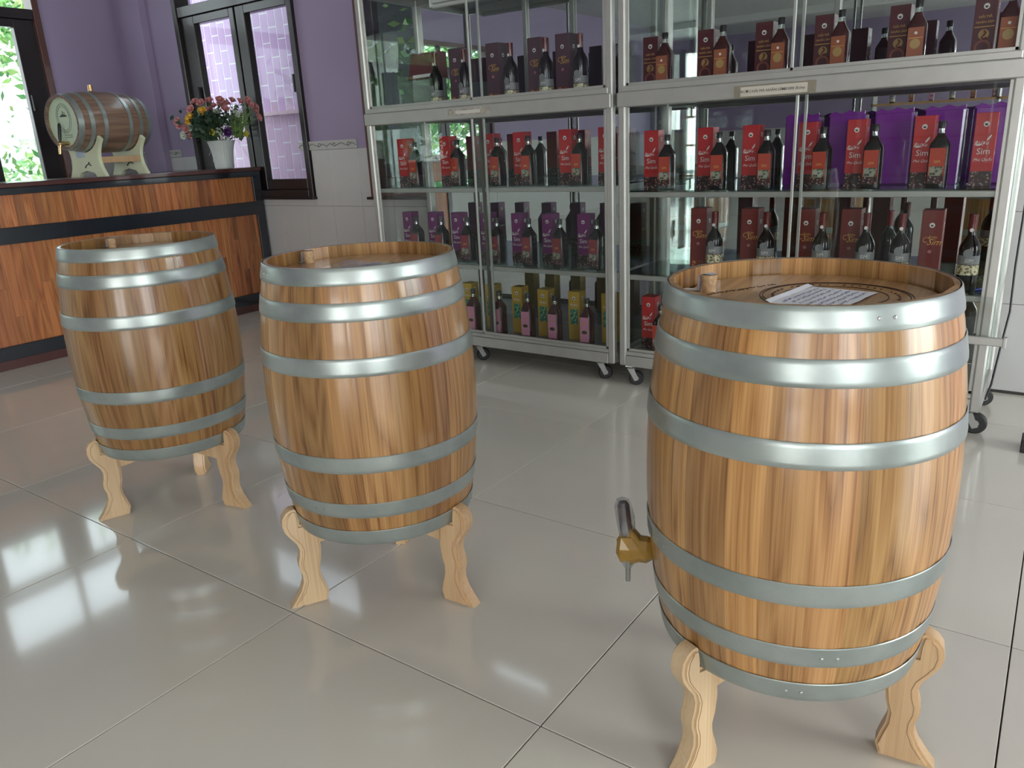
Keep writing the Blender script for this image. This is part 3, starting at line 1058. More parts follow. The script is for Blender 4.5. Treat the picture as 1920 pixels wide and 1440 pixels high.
# ------------------------------------------------------------------ small cask on the counter
def small_cask():
    root = thing('small_cask', 'small dark oak cask lying on its side on the counter top', 'barrel', (-5.425, 2.895, 1.446), R(90 - 82) + 0)
    # axis along local y (front end at -y)
    ax = thing_rot = None
    L_ = .54
    rm_, re_ = .196, .168

    def pr(yl):
        t2 = yl / (L_ / 2)
        return rm_ - (rm_ - re_) * t2 * t2
    n = 20
    q = random.Random(3)
    for i in range(n):
        wd = 2 * PI / n
        bm = bmesh.new()
        rows = []
        for k in range(11):
            zl = -L_ / 2 + L_ * k / 10
            ro = pr(zl)
            row = []
            for j in range(4):
                aa = (j / 3 - .5) * wd
                r_ = ro - (.001 if j in (0, 3) else 0)
                row.append(bm.verts.new((r_ * math.cos(aa), r_ * math.sin(aa), zl)))
            for j in (3, 0):
                aa = (j / 3 - .5) * wd
                row.append(bm.verts.new(((ro - .015) * math.cos(aa), (ro - .015) * math.sin(aa), zl)))
            rows.append(row)
        for k in range(10):
            for j in range(6):
                bm.faces.new((rows[k][j], rows[k][(j + 1) % 6], rows[k + 1][(j + 1) % 6], rows[k + 1][j]))
        bm.faces.new(rows[0][::-1])
        bm.faces.new(rows[-1])
        for f in bm.faces:
            f.smooth = True
        me = bpy.data.meshes.new('stave')
        bm.to_mesh(me)
        bm.free()
        me.materials.append(CASKW)
        me.set_sharp_from_angle(angle=R(30))
        g = q.uniform(.8, 1.2)
        e = Matrix.Rotation(R(-90), 4, 'X') @ Matrix.Rotation(i * wd, 4, 'Z')
        obj('stave', me, root, (0, 0, 0), e.to_euler(), color=(g, g, g, 1))
    for (y0, y1) in ((-.271, -.236), (-.195, -.168), (-.107, -.080), (.080, .107), (.168, .195), (.236, .271)):
        me = MB().lathe([(pr(y0) + .0004, y0), (pr(y0) + .003, y0), (pr(y1) + .003, y1), (pr(y1) + .0004, y1)], 48, caps=False).mesh('hoop', GALV, True)
        obj('hoop', me, root, (0, 0, 0), (R(-90), 0, 0))
    for y in (-.245, .245):
        hd2 = obj('head', MB().lathe([(pr(y) - .014, -.006), (pr(y) - .014, .006)], 40).mesh('head', PALEGR if y < 0 else CASKW), root, (0, y, 0), (R(90), 0, 0),
                  label='pale green printed end of the cask' if y < 0 else 'dark wooden end of the cask')
        if y < 0:
            em = obj('printed_emblem', rings_mesh((.082, .066), plain('print_grey', (.13, .16, .13), .6), .0014), hd2, (0, .025, .0065), (0, 0, 0))
            em.scale = (.86, 1.1, 1)
            mbx = MB().box(-.035, .035, -.006, .002, 0, .001).box(-.020, .004, .002, .010, 0, .001).box(-.004, .002, .008, .030, 0, .001).box(.012, .018, .012, .022, 0, .001).box(.006, .024, .002, .008, 0, .001)
            obj('printed_mark', mbx.mesh('mark', plain('print_dark', (.05, .06, .05), .6)), hd2, (0, .040, .0065))
            obj('printed_lettering', strokes(.085, .026, 2, plain('print_dark2', (.05, .06, .05), .6), 9, th=.0012, z=.001), hd2, (.02, -.085, .0065), (0, 0, 0))
            mk2 = MB()
            for k in range(30):
                aa = 2 * PI * k / 30
                if 1.2 < (aa % (2 * PI)) < 2.0 or 4.2 < aa < 5.2 or .2 < aa < 1.2 or 2.0 < aa < 3.0:
                    x_, y_ = .073 * math.cos(aa) * .86, .074 * math.sin(aa) * 1.1
                    mk2.box(x_ - .0016, x_ + .0016, y_ - .003, y_ + .003, 0, .001)
            obj('printed_lettering', mk2.mesh('ringtext', plain('print_dark3', (.10, .12, .10), .6)), hd2, (0, .025, .0065))
    bn = obj('bung', MB().lathe([(.016, .198), (.014, .232), (.014, .236)], 14).mesh('bung', BRASS, True), root, (0, -.02, 0), label='brown bung standing on top')
    tpp = obj('tap', MB().lathe([(.013, 0), (.011, .03), (.016, .035), (.016, .055), (.010, .075)], 12).mesh('tap', BRASS, True), root, (0, -.25, -.130), (R(90), 0, 0), label='brass tap on the front end')
    obj('handle', MB().lathe([(.007, .0), (.011, .03), (.011, .10), (.007, .115)], 10).mesh('handle', BLACK, True), tpp, (0, .012, .060), (R(-100), 0, 0), label='black tap handle')
    obj('spout', MB().tube([(0, 0, 0), (0, -.025, .010), (0, -.065, .016)], .012, 10, .008).mesh('spout', BRASS, True), tpp, (0, 0, .060))
    return root


small_cask()
cr_ = thing('cask_cradle', 'cream wooden cradle on the counter holding the small cask', 'stand', (-5.425, 2.895, 1.0985), R(8))
outl = []
for k in range(9):
    t2 = k / 8
    outl.append((-.185 + .045 * math.sin(PI * t2), .0 + .225 * t2))
arc = []
for k in range(13):
    aa = PI + R(28) + (PI - R(56)) * k / 12
    arc.append((.192 * math.cos(aa), .3475 + .192 * math.sin(aa)))
pts = outl[:-1] + [(-.196, .235)] + arc + [(.196, .235)] + [(-x_, z_) for x_, z_ in reversed(outl[:-1])]
# foot arch
pts += [(.09, 0), (.07, .025), (0, .04), (-.07, .025), (-.09, 0)]
for y_ in (-.15, .17):
    o = obj('board', MB().poly(pts, y_ - .013, y_ + .013, .002).mesh('board', CREAM), cr_)
    obj('printed_mark', MB().tube([(.01, 0, 0), (.03, 0, .018), (.055, 0, .024), (.075, 0, .012)], .004, 5).box(.052, .060, -.003, .003, .022, .036).mesh('mark', BLACK), o, (-.02, y_ - .014, .060), label='small black printed mark')
    if y_ < 0:
        obj('sticker', bx(-.075, .005, y_ - .0145, y_ - .013, .125, .165, plain('pale_blue_sticker', (.42, .52, .60), .4)), o, label='pale blue sticker')
for x_ in (-.13, .13):
    obj('stretcher', bx(x_ - .012, x_ + .012, -.137, .157, .085, .125, PINE, 's', .002), cr_, color=(.8, .72, .66, 1))

# ------------------------------------------------------------------ flower pot
fp = thing('flower_pot', 'white ribbed pot of artificial pink and yellow flowers on the counter', 'flowers', (-5.28, 3.711, 1.0985), 0)
mb = MB()
prof_p = [(.066, 0), (.070, .01), (.072, .07), (.078, .13), (.092, .180), (.100, .196), (.103, .200), (.100, .203), (.092, .196), (.085, .17)]
rings = []
for rr, z in prof_p:
    ring = []
    for i in range(72):
        k = 1 + (.022 if (i % 2 == 0 and .04 < z < .19) else 0)
        ring.append(mb.bm.verts.new((rr * k * math.cos(2 * PI * i / 72), rr * k * math.sin(2 * PI * i / 72), z)))
    rings.append(ring)
for a_, b_ in zip(rings, rings[1:]):
    for i in range(72):
        mb.bm.faces.new((a_[i], a_[(i + 1) % 72], b_[(i + 1) % 72], b_[i]))
mb.bm.faces.new(rings[0][::-1])
obj('pot', mb.mesh('pot', plain('white_ceramic', (.62, .68, .66), .35, coat=.2)), fp, label='white ribbed pot')
obj('soil', MB().lathe([(.088, .175), (.085, .19)], 20).mesh('soil', BLACK), fp)


def flower_mesh(rad, mat, layers=3, bud=False):
    mb = MB()
    q = random.Random(int(rad * 1e5))
    mb.lathe([(rad * .2, -rad * .5), (rad * .42, -rad * .1), (rad * .3, rad * .5)], 8)
    for L_ in range(layers):
        n_ = 5
        op = .25 + .45 * L_
        for k in range(n_):
            a = 2 * PI * (k + L_ * .5) / n_
            d = Vector((math.cos(a), math.sin(a), 0))
            s_ = Vector((-math.sin(a), math.cos(a), 0))
            b0 = d * rad * .12 + Vector((0, 0, -rad * .5))
            b1 = d * rad * (.35 + .3 * op) + Vector((0, 0, rad * .05))
            b2 = d * rad * (.30 + .75 * op) + Vector((0, 0, rad * (.75 - .5 * op)))
            wv_ = rad * (.40 + .2 * op)
            mb.quad(b0 - s_ * wv_ * .3, b0 + s_ * wv_ * .3, b1 + s_ * wv_, b1 - s_ * wv_)
            mb.quad(b1 - s_ * wv_, b1 + s_ * wv_, b2 + s_ * wv_ * .5, b2 - s_ * wv_ * .5)
    return mb.mesh('flower', mat, True)


FM = dict(yellow=flower_mesh(.034, plain('yellow_petal', (.78, .48, .06), .6)), pink=flower_mesh(.028, plain('pink_petal', (.62, .27, .27), .6)),
          white=flower_mesh(.026, plain('white_petal', (.62, .68, .58), .6)), bud=flower_mesh(.021, plain('lime_petal', (.62, .58, .08), .6)),
          red=flower_mesh(.020, plain('crimson_petal', (.22, .02, .03), .6)), purple=flower_mesh(.030, plain('violet_petal', (.09, .03, .15), .6)))
FL = dict(yellow=[[-5.258, 3.576, 1.508], [-5.41, 3.582, 1.496], [-5.379, 3.6, 1.49], [-5.332, 3.508, 1.455], [-5.368, 3.532, 1.436], [-5.271, 3.655, 1.434], [-5.316, 3.654, 1.399]],
          pink=[[-5.379, 3.608, 1.585], [-5.253, 3.57, 1.568], [-5.285, 3.503, 1.526], [-5.332, 3.69, 1.529], [-5.267, 3.656, 1.587], [-5.302, 3.709, 1.552], [-5.161, 3.672, 1.584], [-5.224, 3.721, 1.556], [-5.242, 3.782, 1.566], [-5.178, 3.718, 1.524], [-5.249, 3.842, 1.588], [-5.204, 3.88, 1.577], [-5.054, 3.833, 1.575], [-5.046, 3.843, 1.545], [-5.085, 3.92, 1.532], [-5.10, 3.925, 1.506], [-5.068, 3.923, 1.455], [-5.346, 3.476, 1.394], [-5.362, 3.518, 1.353], [-5.344, 3.421, 1.444], [-5.369, 3.444, 1.421]],
          white=[[-5.331, 3.566, 1.415], [-5.261, 3.684, 1.368], [-5.329, 3.505, 1.401], [-5.36, 3.46, 1.348], [-5.135, 3.777, 1.484], [-5.247, 3.693, 1.507]],
          bud=[[-5.254, 3.63, 1.363], [-5.08, 3.794, 1.339], [-5.37, 3.636, 1.351]],
          red=[[-5.184, 3.813, 1.428], [-5.28, 3.703, 1.468]], purple=[[-5.177, 3.707, 1.358], [-5.264, 3.836, 1.351], [-5.224, 3.851, 1.327]])
base = Vector((-5.28, 3.711, 1.0985))
STEM = plain('stem_green', (.10, .18, .06), .6)
lab = dict(yellow='yellow rose', pink='dusty pink flower', white='white bud', bud='small lime yellow flower', red='crimson flower', purple='dark violet flower')
for k, lst in FL.items():
    for p in lst:
        P = Vector(p) - base
        up = (P - Vector((0, 0, .30)))
        up = (up.normalized() + Vector((.5, -.35, .2))).normalized()
        f = obj('flower', FM[k], fp, P, up.to_track_quat('Z', 'Y').to_euler(), label=lab[k])
        mid = Vector((P.x * .55, P.y * .55, .2 + (P.z - .2) * .6))
        inv = f.rotation_euler.to_matrix().inverted()
        ptsl = [inv @ (v - P) for v in (Vector((P.x * .1, P.y * .1, .18)), mid, P)]
        obj('stem', MB().tube(ptsl, .0022, 5).mesh('stem', STEM), f)
q = random.Random(8)
for nm, cen, sp_, n_, mt, s0, s1 in (('leaves', (0.0, -.10, .31), (.05, .08, .05), 300, plain('dark_leaf', (.02, .055, .03), .5), .03, .065),
                                     ('leaves', (.03, .05, .33), (.06, .09, .06), 260, plain('green_leaf', (.05, .10, .045), .5), .02, .05)):
    mb = MB()
    for _ in range(n_):
        p = Vector((q.gauss(cen[0], sp_[0]), q.gauss(cen[1], sp_[1]), q.gauss(cen[2], sp_[2])))
        if p.y > .22:
            p.y = .2
        d = Vector((q.uniform(-1, 1), q.uniform(-1, 1), q.uniform(-.3, 1))).normalized()
        u = d.orthogonal().normalized()
        u.rotate(Matrix.Rotation(q.uniform(0, 6), 3, d))
        L_ = q.uniform(s0, s1)
        mb.quad(p, p + d * L_ * .5 + u * L_ * .3, p + d * L_, p + d * L_ * .5 - u * L_ * .3)
    obj(nm, mb.mesh(nm, mt), fp, kind='stuff')
mb = MB()
for _ in range(140):
    b0 = Vector((.07, .10, .25)) + Vector((q.gauss(0, .02), q.gauss(0, .02), q.gauss(0, .02)))
    d = Vector((q.gauss(.25, .3), q.gauss(.25, .3), 1)).normalized()
    L_ = q.uniform(.10, .21)
    u = d.orthogonal().normalized() * .0022
    mb.quad(b0 - u, b0 + u, b0 + d * L_ + u * .3, b0 + d * L_ - u * .3)
obj('grass', mb.mesh('grass', plain('grass_blade', (.16, .28, .06), .6)), fp, kind='stuff', label='tuft of light green grass blades')
mb = MB()
for (dy, dx, zz) in ((-.10, .03, .05), (-.13, .04, .10), (.13, .06, .06), (.10, .08, .08)):
    mb.tube([(dx * .3, dy * .4, .20), (dx, dy * .9, .20), (dx * 1.4, dy * 1.1, .12), (dx * 1.5, dy * 1.25, zz)], .0011, 4)
obj('tendril', mb.mesh('tendril', plain('pale_tendril', (.5, .42, .45), .6)), fp)

# ------------------------------------------------------------------ cabinets
YFR, YBK = 3.285, 3.785


def caster(parent, x, y, big=False, rot=0.3):
    rr = .043 if big else .036
    c = obj('caster', MB().box(-.024, .024, -.026, .026, .098, .105).lathe([(.014, .085), (.014, .099)], 10).mesh('caster', STEEL, True), parent, (x, y, 0), (0, 0, rot))
    f = obj('fork', MB().poly([(-.016, .090), (.016, .090), (.040, .030), (.020, .022)], -.019, -.016).poly([(-.016, .090), (.016, .090), (.040, .030), (.020, .022)], .016, .019).box(-.016, .016, -.019, .019, .085, .090).mesh('fork', ALUD), c)
    wm = MB().lathe([(rr * .30, -.0155), (rr * .85, -.0155), (rr, -.010), (rr, .010), (rr * .85, .0155), (rr * .30, .0155)], 24).mesh('wheel', RUBBER, True)
    obj('wheel', wm, c, (.028, 0, rr + .0), (PI / 2, 0, 0))
    obj('wheel', MB().lathe([(rr * .34, -.0165), (rr * .34, .0165)], 16).mesh('hub', ALUD, True), c, (.028, 0, rr), (PI / 2, 0, 0), label='metal wheel hub')
    return c


def cabinet(label, x0, x1, smid_up, smid_lo, shelves, rear_up, casters):
    r = thing('display_cabinet', label, 'cabinet', (x0, YFR, 0), 0, 'glass display cabinets on casters')
    W = x1 - x0
    Dp = YBK - YFR
    ZT = 2.02
    pw_ = .036
    for (xa, ya) in ((0, 0), (W - pw_, 0), (0, Dp - pw_), (W - pw_, Dp - pw_)):
        obj('post', bx(xa, xa + pw_, ya, ya + pw_, .105, ZT, ALU, 'post', .006), r)
    # rails: bottom, middle, top
    for nm, z0, z1 in (('bottom_rail', .105, .158), ('top_rail', ZT - .05, ZT)):
        obj(nm, bx(pw_, W - pw_, 0.0, .03, z0, z1, ALU, nm, .002), r)
        obj(nm, bx(pw_, W - pw_, Dp - .03, Dp, z0, z1, ALU, nm, .002), r)
        for xa in (0, W - .03):
            obj(nm, bx(xa, xa + .03, pw_, Dp - pw_, z0, z1, ALU, nm, .002), r)
    obj('door_track', bx(pw_, W - pw_, .002, .034, .160, .178, ALU, 'track', .002), r)
    # middle band that carries the upper case
    obj('middle_rail', bx(.002, W - .004, -.012, .05, 1.312, 1.375, ALU, 'mid', .004), r)
    obj('door_track', bx(pw_ * .6, W - pw_ * .6, -.006, .03, 1.3755, 1.400, ALU, 'track', .002), r)
    for xa in (0, W - .03):
        obj('middle_rail', bx(xa, xa + .03, .05, Dp - pw_, 1.32, 1.375, ALU, 'mid', .002), r)
    obj('middle_rail', bx(pw_, W - pw_, Dp - .03, Dp, 1.32, 1.375, ALUD, 'mid', .002), r)
    # floor of the cases
    obj('base_board', bx(.03, W - .03, .035, Dp - .012, .158, .166, ALUD, 'base'), r)
    obj('base_board', bx(.03, W - .03, .05, Dp - .012, 1.345, 1.372, ALUD, 'base'), r)
    obj('top_board', bx(.03, W - .03, .03, Dp - .03, ZT - .02, ZT - .01, ALUD, 'top'), r)
    # glass shelves with their front rail
    for z in shelves:
        s_ = obj('shelf', bx(.012, W - .012, .045, Dp - .012, z - .006, z, SHELFG, 'shelf'), r, label='glass shelf')
        obj('shelf_rail', bx(.02, W - .02, .030, .048, z - .030, z - .0065, ALU, 'rail', .002), s_, label='aluminium shelf edge')
    # side glass, mirror back
    for xa in (.010, W - .014):
        for z0, z1 in ((.165, 1.318), (1.378, ZT - .052)):
            obj('side_pane', bx(xa, xa + .004, pw_, Dp - pw_, z0, z1, GLASS, 'pane'), r)
    for z0, z1 in ((.168, 1.318), (1.376, ZT - .052)):
        obj('mirror_back', bx(.034, W - .034, Dp - .010, Dp - .006, z0, z1, MIRROR, 'mirror'), r, label='mirrored back panel')
    for xr in rear_up:
        obj('rear_upright', bx(xr - x0, xr - x0 + .024, Dp - .028, Dp - .0105, 1.378, ZT - .052, ALUD, 'upr', .002), r)
    # sliding doors: a pane with a thin stile each
    for (z0, z1, (sa, sb)) in ((.180, 1.310, smid_lo), (1.401, ZT - .052, smid_up)):
        for k, (xa, xb, yy) in enumerate(((pw_, sb - x0, .018), (sa - x0, W - pw_, .006))):
            d = obj('door', bx(xa + .002, xb - .002, yy, yy + .005, z0, z1, GLASS, 'door'), r, label='sliding glass door')
            for xs_ in ((xa, xb - .011) if k == 0 else (xa, xb - .011)):
                obj('stile', bx(xs_, xs_ + .011, yy - .003, yy + .008, z0, z1, ALU, 'stile', .001), d)
            obj('stile', bx(xa, xb, yy - .003, yy + .008, z0 - .001, z0 + .012, ALU, 'stile', .001), d)
    for (xc, yc, bg2, rt2) in casters:
        caster(r, xc - x0, yc, bg2, rt2)
    return r


cab1 = cabinet('left display cabinet of purple, red and yellow cartons, behind the middle barrel', -3.312, -1.745, (-2.555, -2.487), (-2.562, -2.485),
               (.560, .972), (-2.535, -2.24), [(-3.27, .06, False, 1.0), (-2.65, .06, False, .9), (-1.86, .06, False, .6), (-1.80, .44, False, .6), (-3.27, .44, False, 1)])
cab2 = cabinet('right display cabinet of maroon and red cartons, behind the nearest barrel', -1.718, -.172, (-.963, -.921), (-.935, -.892),
               (.560, .945), (-1.497, -.929), [(-1.705 + .03, .04, False, .4), (-.215, .07, True, .1), (-.215, .44, False, .4), (-1.65, .44, False, .4)])
obj('wood_edge', bx(.49, .505, .006, .02, .18, 1.31, plain('brown_edge', (.16, .12, .09), .5)), cab1, (-2.53 + 3.312 - .49, .02, 0), label='brown inner door edge')
# rail that sticks out over the lower right corner
bar = obj('drawer_rail', bx(.75, W := 1.595, -.022, -.008, .380, .412, ALU, 'bar', .003), cab2, label='bare aluminium rail across the lower case')
obj('end_cap', bx(1.590, 1.600, -.026, .0, .376, .416, STEEL, 'cap', .001), bar)
sheet = MB()
pv = None
for k in range(9):
    t2 = k / 8
    z = .412 + .15 * t2
    y = -.016 - .012 * math.sin(PI * t2)
    x1 = 1.585 - .045 * t2
    if pv:
        sheet.quad((1.30, pv[1], pv[0]), (pv[2], pv[1], pv[0]), (x1, y, z), (1.30, y, z))
    pv = (z, y, x1)
obj('plastic_flap', sheet.mesh('flap', CLEARP, True), cab2, label='curved clear plastic flap above the rail')
# fluorescent fixture in the left cabinet
fx = thing('tube_light', 'unlit white tube light fixture under the top of the left cabinet', 'lamp', (-2.98, 3.55, 1.905))
obj('housing', bx(0, 1.10, -.022, .022, .018, .062, WHITEP, 'housing', .004), fx)
obj('end_cap', bx(-.006, .004, -.024, .024, .0, .062, WHITEP, 'cap', .003), fx)
obj('end_cap', bx(1.096, 1.106, -.024, .024, .0, .062, WHITEP, 'cap', .003), fx)
obj('tube', MB().tube([(.004, 0, .006), (1.096, 0, .006)], .011, 12).mesh('tube', plain('milky_tube', (.7, .7, .68), .3), True), fx)
# price tags on the middle rails
tg = obj('price_tag', bx(-.132, .132, -.0008, 0, -.018, .018, PAPER, 'tag'), None, (-1.020, 3.2722, 1.336))
tg['label'] = 'white printed price tag taped on the middle rail of the right cabinet'
tg['category'] = 'price tag'
obj('lettering', text_mesh('RƯỢU HẢI MÃ NHÂN SÂM', .0150, BLACK), tg, (-.042, -.0010, -.005), (PI / 2, 0, 0))
obj('lettering', text_mesh('460.000 đ/chai', .0150, BLACK), tg, (.078, -.0010, -.005), (PI / 2, 0, 0))
obj('clear_tape', bx(-.160, .165, -.0012, -.0009, -.024, .024, glassy('tag_tape', (.95, .93, .88), .03, rough=.1)), tg, label='yellowed clear tape over the tag')
tg2 = obj('old_tag', bx(-.135, .135, -.0008, 0, -.015, .017, plain('dirty_tape', (.36, .33, .28), .5, var=.35, vscale=40)), None, (-2.560, 3.2722, 1.345))
tg2['label'] = 'worn strip of old tape and torn tag on the middle rail of the left cabinet'
tg2['category'] = 'tag'
obj('torn_paper', bx(-.085, .075, -.0014, -.0008, -.007, .008, plain('torn_paper', (.58, .57, .52), .7)), tg2)
# black cable down the right post
cb = obj('power_cable', MB().tube([(-.142, 3.80, 1.9), (-.140, 3.78, 1.2), (-.144, 3.76, .6), (-.138, 3.72, .42), (-.150, 3.66, .28), (-.160, 3.58, .14), (-.17, 3.5, .10)], .0045, 6).mesh('cable', BLACK, True))
cb['label'] = 'thin black power cable hanging beside the right cabinet'
cb['category'] = 'cable'
bs = thing('floor_bracket', 'black metal foot standing on the floor at the right edge of the photo', 'stand', (.025, 3.26, 0))
obj('foot', bx(-.05, .06, -.05, .05, 0, .05, BLACK, 'foot', .004), bs)
obj('upright', bx(-.015, .045, -.03, .03, .05, .22, BLACK, 'upright', .004), bs)

# ------------------------------------------------------------------ products: specs share meshes
P = PRODUCT


def disc(r_, mat, th=.0006):
    return MB().lathe([(r_, 0), (r_, th)], 20).mesh('disc', mat)


EMB_OUT = disc(.0095, P['white_ink'])
EMB_IN = MB().poly([(-.0055, .0006), (-.004, -.004), (0, -.006), (.004, -.004), (.0055, .0006)], -.0009, -.0006).box(-.005, .005, -.0009, -.0006, .0012, .0024).mesh('mark', BLACK)


def carton_mesh(w_, h_, mat):
    mb = MB().box(-w_ / 2, w_ / 2, 0, w_, 0, h_, .0012)
    mb.box(-w_ / 2 + .0004, w_ / 2 - .0004, -.0003, w_ + .0003, h_ * .995 - .012, h_ * .995 - .0112)
    return mb.mesh('carton', mat)


LEAF = MB().poly([(0, 0), (.006, .002), (.013, .011), (.0155, .022), (.009, .016), (.003, .008)], -.0006, 0).mesh('leaf', P['white_ink'])


def emblem(w_, z):
    fr = ('emblem', EMB_OUT, (0, 0, z), (PI / 2, 0, 0), [('mark', EMB_IN, (0, 0, 0), (-PI / 2, 0, 0), [])])
    sd = ('emblem', EMB_OUT, (w_ / 2, w_ / 2, z), (PI / 2, 0, PI / 2), [('mark', EMB_IN, (0, 0, 0), (-PI / 2, 0, 0), [])])
    return [fr, sd]


def berry_band(w_, h_, mat):
    return MB().box(-w_ / 2 - .0003, w_ / 2 + .0003, -.0004, w_ + .0002, .0005, h_).mesh('berry_print', mat)


SIM_W = text_mesh('Sim', .031, P['white_ink'])
RUOU_W = text_mesh('Rượu', .020, P['white_ink'], shear=.4)
PQ_W = text_mesh('Phú Quốc', .0145, P['white_ink'], shear=.4)
SIM_P = text_mesh('Sim', .030, P['pinkish_ink'])
SIMG = text_mesh('Sim', .034, P['gold_ink'], shear=.5)
RUOUG = text_mesh('Rượu', .013, P['gold_ink'], shear=.3)
HM = text_mesh('HẢI MÃ', .0125, P['gold_ink'])
NS = text_mesh('NHÂN SÂM', .0110, P['gold_ink'])
ULEAF = text_mesh('Rượu', .018, P['white_ink'])
SIMLAB = text_mesh('SIM', .017, P['white_ink'])
SIMLABD = text_mesh('SIM', .015, P['gold_ink'])
VINO = text_mesh('SIM', .020, P['white_ink'], shear=.1)
SWIRL = MB().tube([(.016 * math.cos(a_ * .55) * (1 - a_ / 14) - .012, -.0004, .016 * math.sin(a_ * .55) * (1 - a_ / 14)) for a_ in range(11)], .0012, 5).mesh('swirl', P['gold_ink'])
RING_G = rings_mesh((.017,), P['gold_ink'], .0010)
GOLDBAR = bx(-.031, .031, -.0006, 0, 0, .0028, P['gold_ink'])
MEDAL = disc(.017, plain('dull_gold_print', (.40, .25, .09), .4))
HORSE = MB().tube([(0, -.0006, .012), (.006, -.0006, .006), (.002, -.0006, -.002), (-.006, -.0006, -.010), (.002, -.0006, -.016), (.010, -.0006, -.010)], .0034, 5).mesh('print', plain('ginseng_print', (.20, .035, .015), .5))
ARCH = rings_mesh((.024, .020), plain('copper_print', (.35, .09, .04), .5), .0016)


def spec_sim(card, w_=.071, h_=.262):
    c = carton_mesh(w_, h_, card)
    return [('carton', c, (0, 0, 0), (0, 0, 0), emblem(w_, h_ - .040) + [
        ('leaf_print', LEAF, (.006, 0, h_ - .098), (0, 0, 0), []),
        ('leaf_print', LEAF, (-.030, 0, h_ - .112), (0, .9, 0), []),
        ('lettering', RUOU_W, (-.010, -.0003, h_ - .112), (PI / 2, 0, 0), []),
        ('lettering', SIM_W, (0, -.0003, h_ - .146), (PI / 2, 0, 0), []),
        ('lettering', PQ_W, (0, -.0003, h_ - .170), (PI / 2, 0, 0), []),
        ('lettering', RUOU_W, (w_ / 2 + .0003, w_ / 2, h_ - .150), (PI / 2, 0, PI / 2), []),
        ('berry_print', berry_band(w_, .055, BERRY), (0, 0, 0), (0, 0, 0), [])])]


def spec_maroon(card=P['maroon_card'], w_=.071, h_=.232):
    c = carton_mesh(w_, h_, card)
    return [('carton', c, (0, 0, 0), (0, 0, 0), emblem(w_, h_ - .040) + [
        ('lettering', HM, (0, -.0003, h_ - .078), (PI / 2, 0, 0), []),
        ('lettering', NS, (0, -.0003, h_ - .095), (PI / 2, 0, 0), []),
        ('gold_line', GOLDBAR, (0, 0, h_ - .108), (0, 0, 0), []),
        ('gold_line', GOLDBAR, (0, 0, .030), (0, 0, 0), []),
        ('medallion', MEDAL, (0, 0, h_ - .132), (PI / 2, 0, 0), [('print', HORSE, (0, 0, .0), (-PI / 2, 0, 0), [])]),
        ('arch_print', ARCH, (0, -.0004, h_ - .175), (PI / 2, 0, 0), []),
        ('lettering', HM, (w_ / 2 + .0003, w_ / 2, h_ - .120), (PI / 2, 0, PI / 2), [])])]


def spec_gold(card, w_=.085, h_=.272):
    c = carton_mesh(w_, h_, card)
    fr = bx(-w_ / 2 + .012, w_ / 2 - .012, -.0005, 0, .032, .058, NUTS)
    return [('carton', c, (0, 0, 0), (0, 0, 0), emblem(w_, h_ - .058) + [
        ('swirl_print', SWIRL, (-.004, 0, h_ - .118), (0, 0, 0), []),
        ('lettering', RUOUG, (.006, -.0003, h_ - .108), (PI / 2, 0, 0), []),
        ('lettering', SIMG, (.010, -.0003, h_ - .134), (PI / 2, 0, 0), []),
        ('fruit_print', fr, (0, 0, 0), (0, 0, 0), []),
        ('stamp', disc(.007, P['pinkish_ink']), (0, 0, h_ - .160), (PI / 2, 0, 0), [])])]


def spec_yellow(w_=.068, h_=.260):
    c = carton_mesh(w_, h_, P['yellow_card'])
    pic = bx(-.022, .022, -.0006, 0, .085, .168, BAMBOO)
    pic2 = bx(-.022, .022, -.0006, 0, .085, .168, BAMBOO)
    return [('carton', c, (0, 0, 0), (0, 0, 0), emblem(w_, h_ - .035) + [
        ('lettering', ULEAF, (0, -.0003, h_ - .076), (PI / 2, 0, 0), []),
        ('leaf_picture', pic, (0, 0, 0), (0, 0, 0), []),
        ('gold_line', GOLDBAR, (0, 0, .060), (0, 0, 0), [])])]


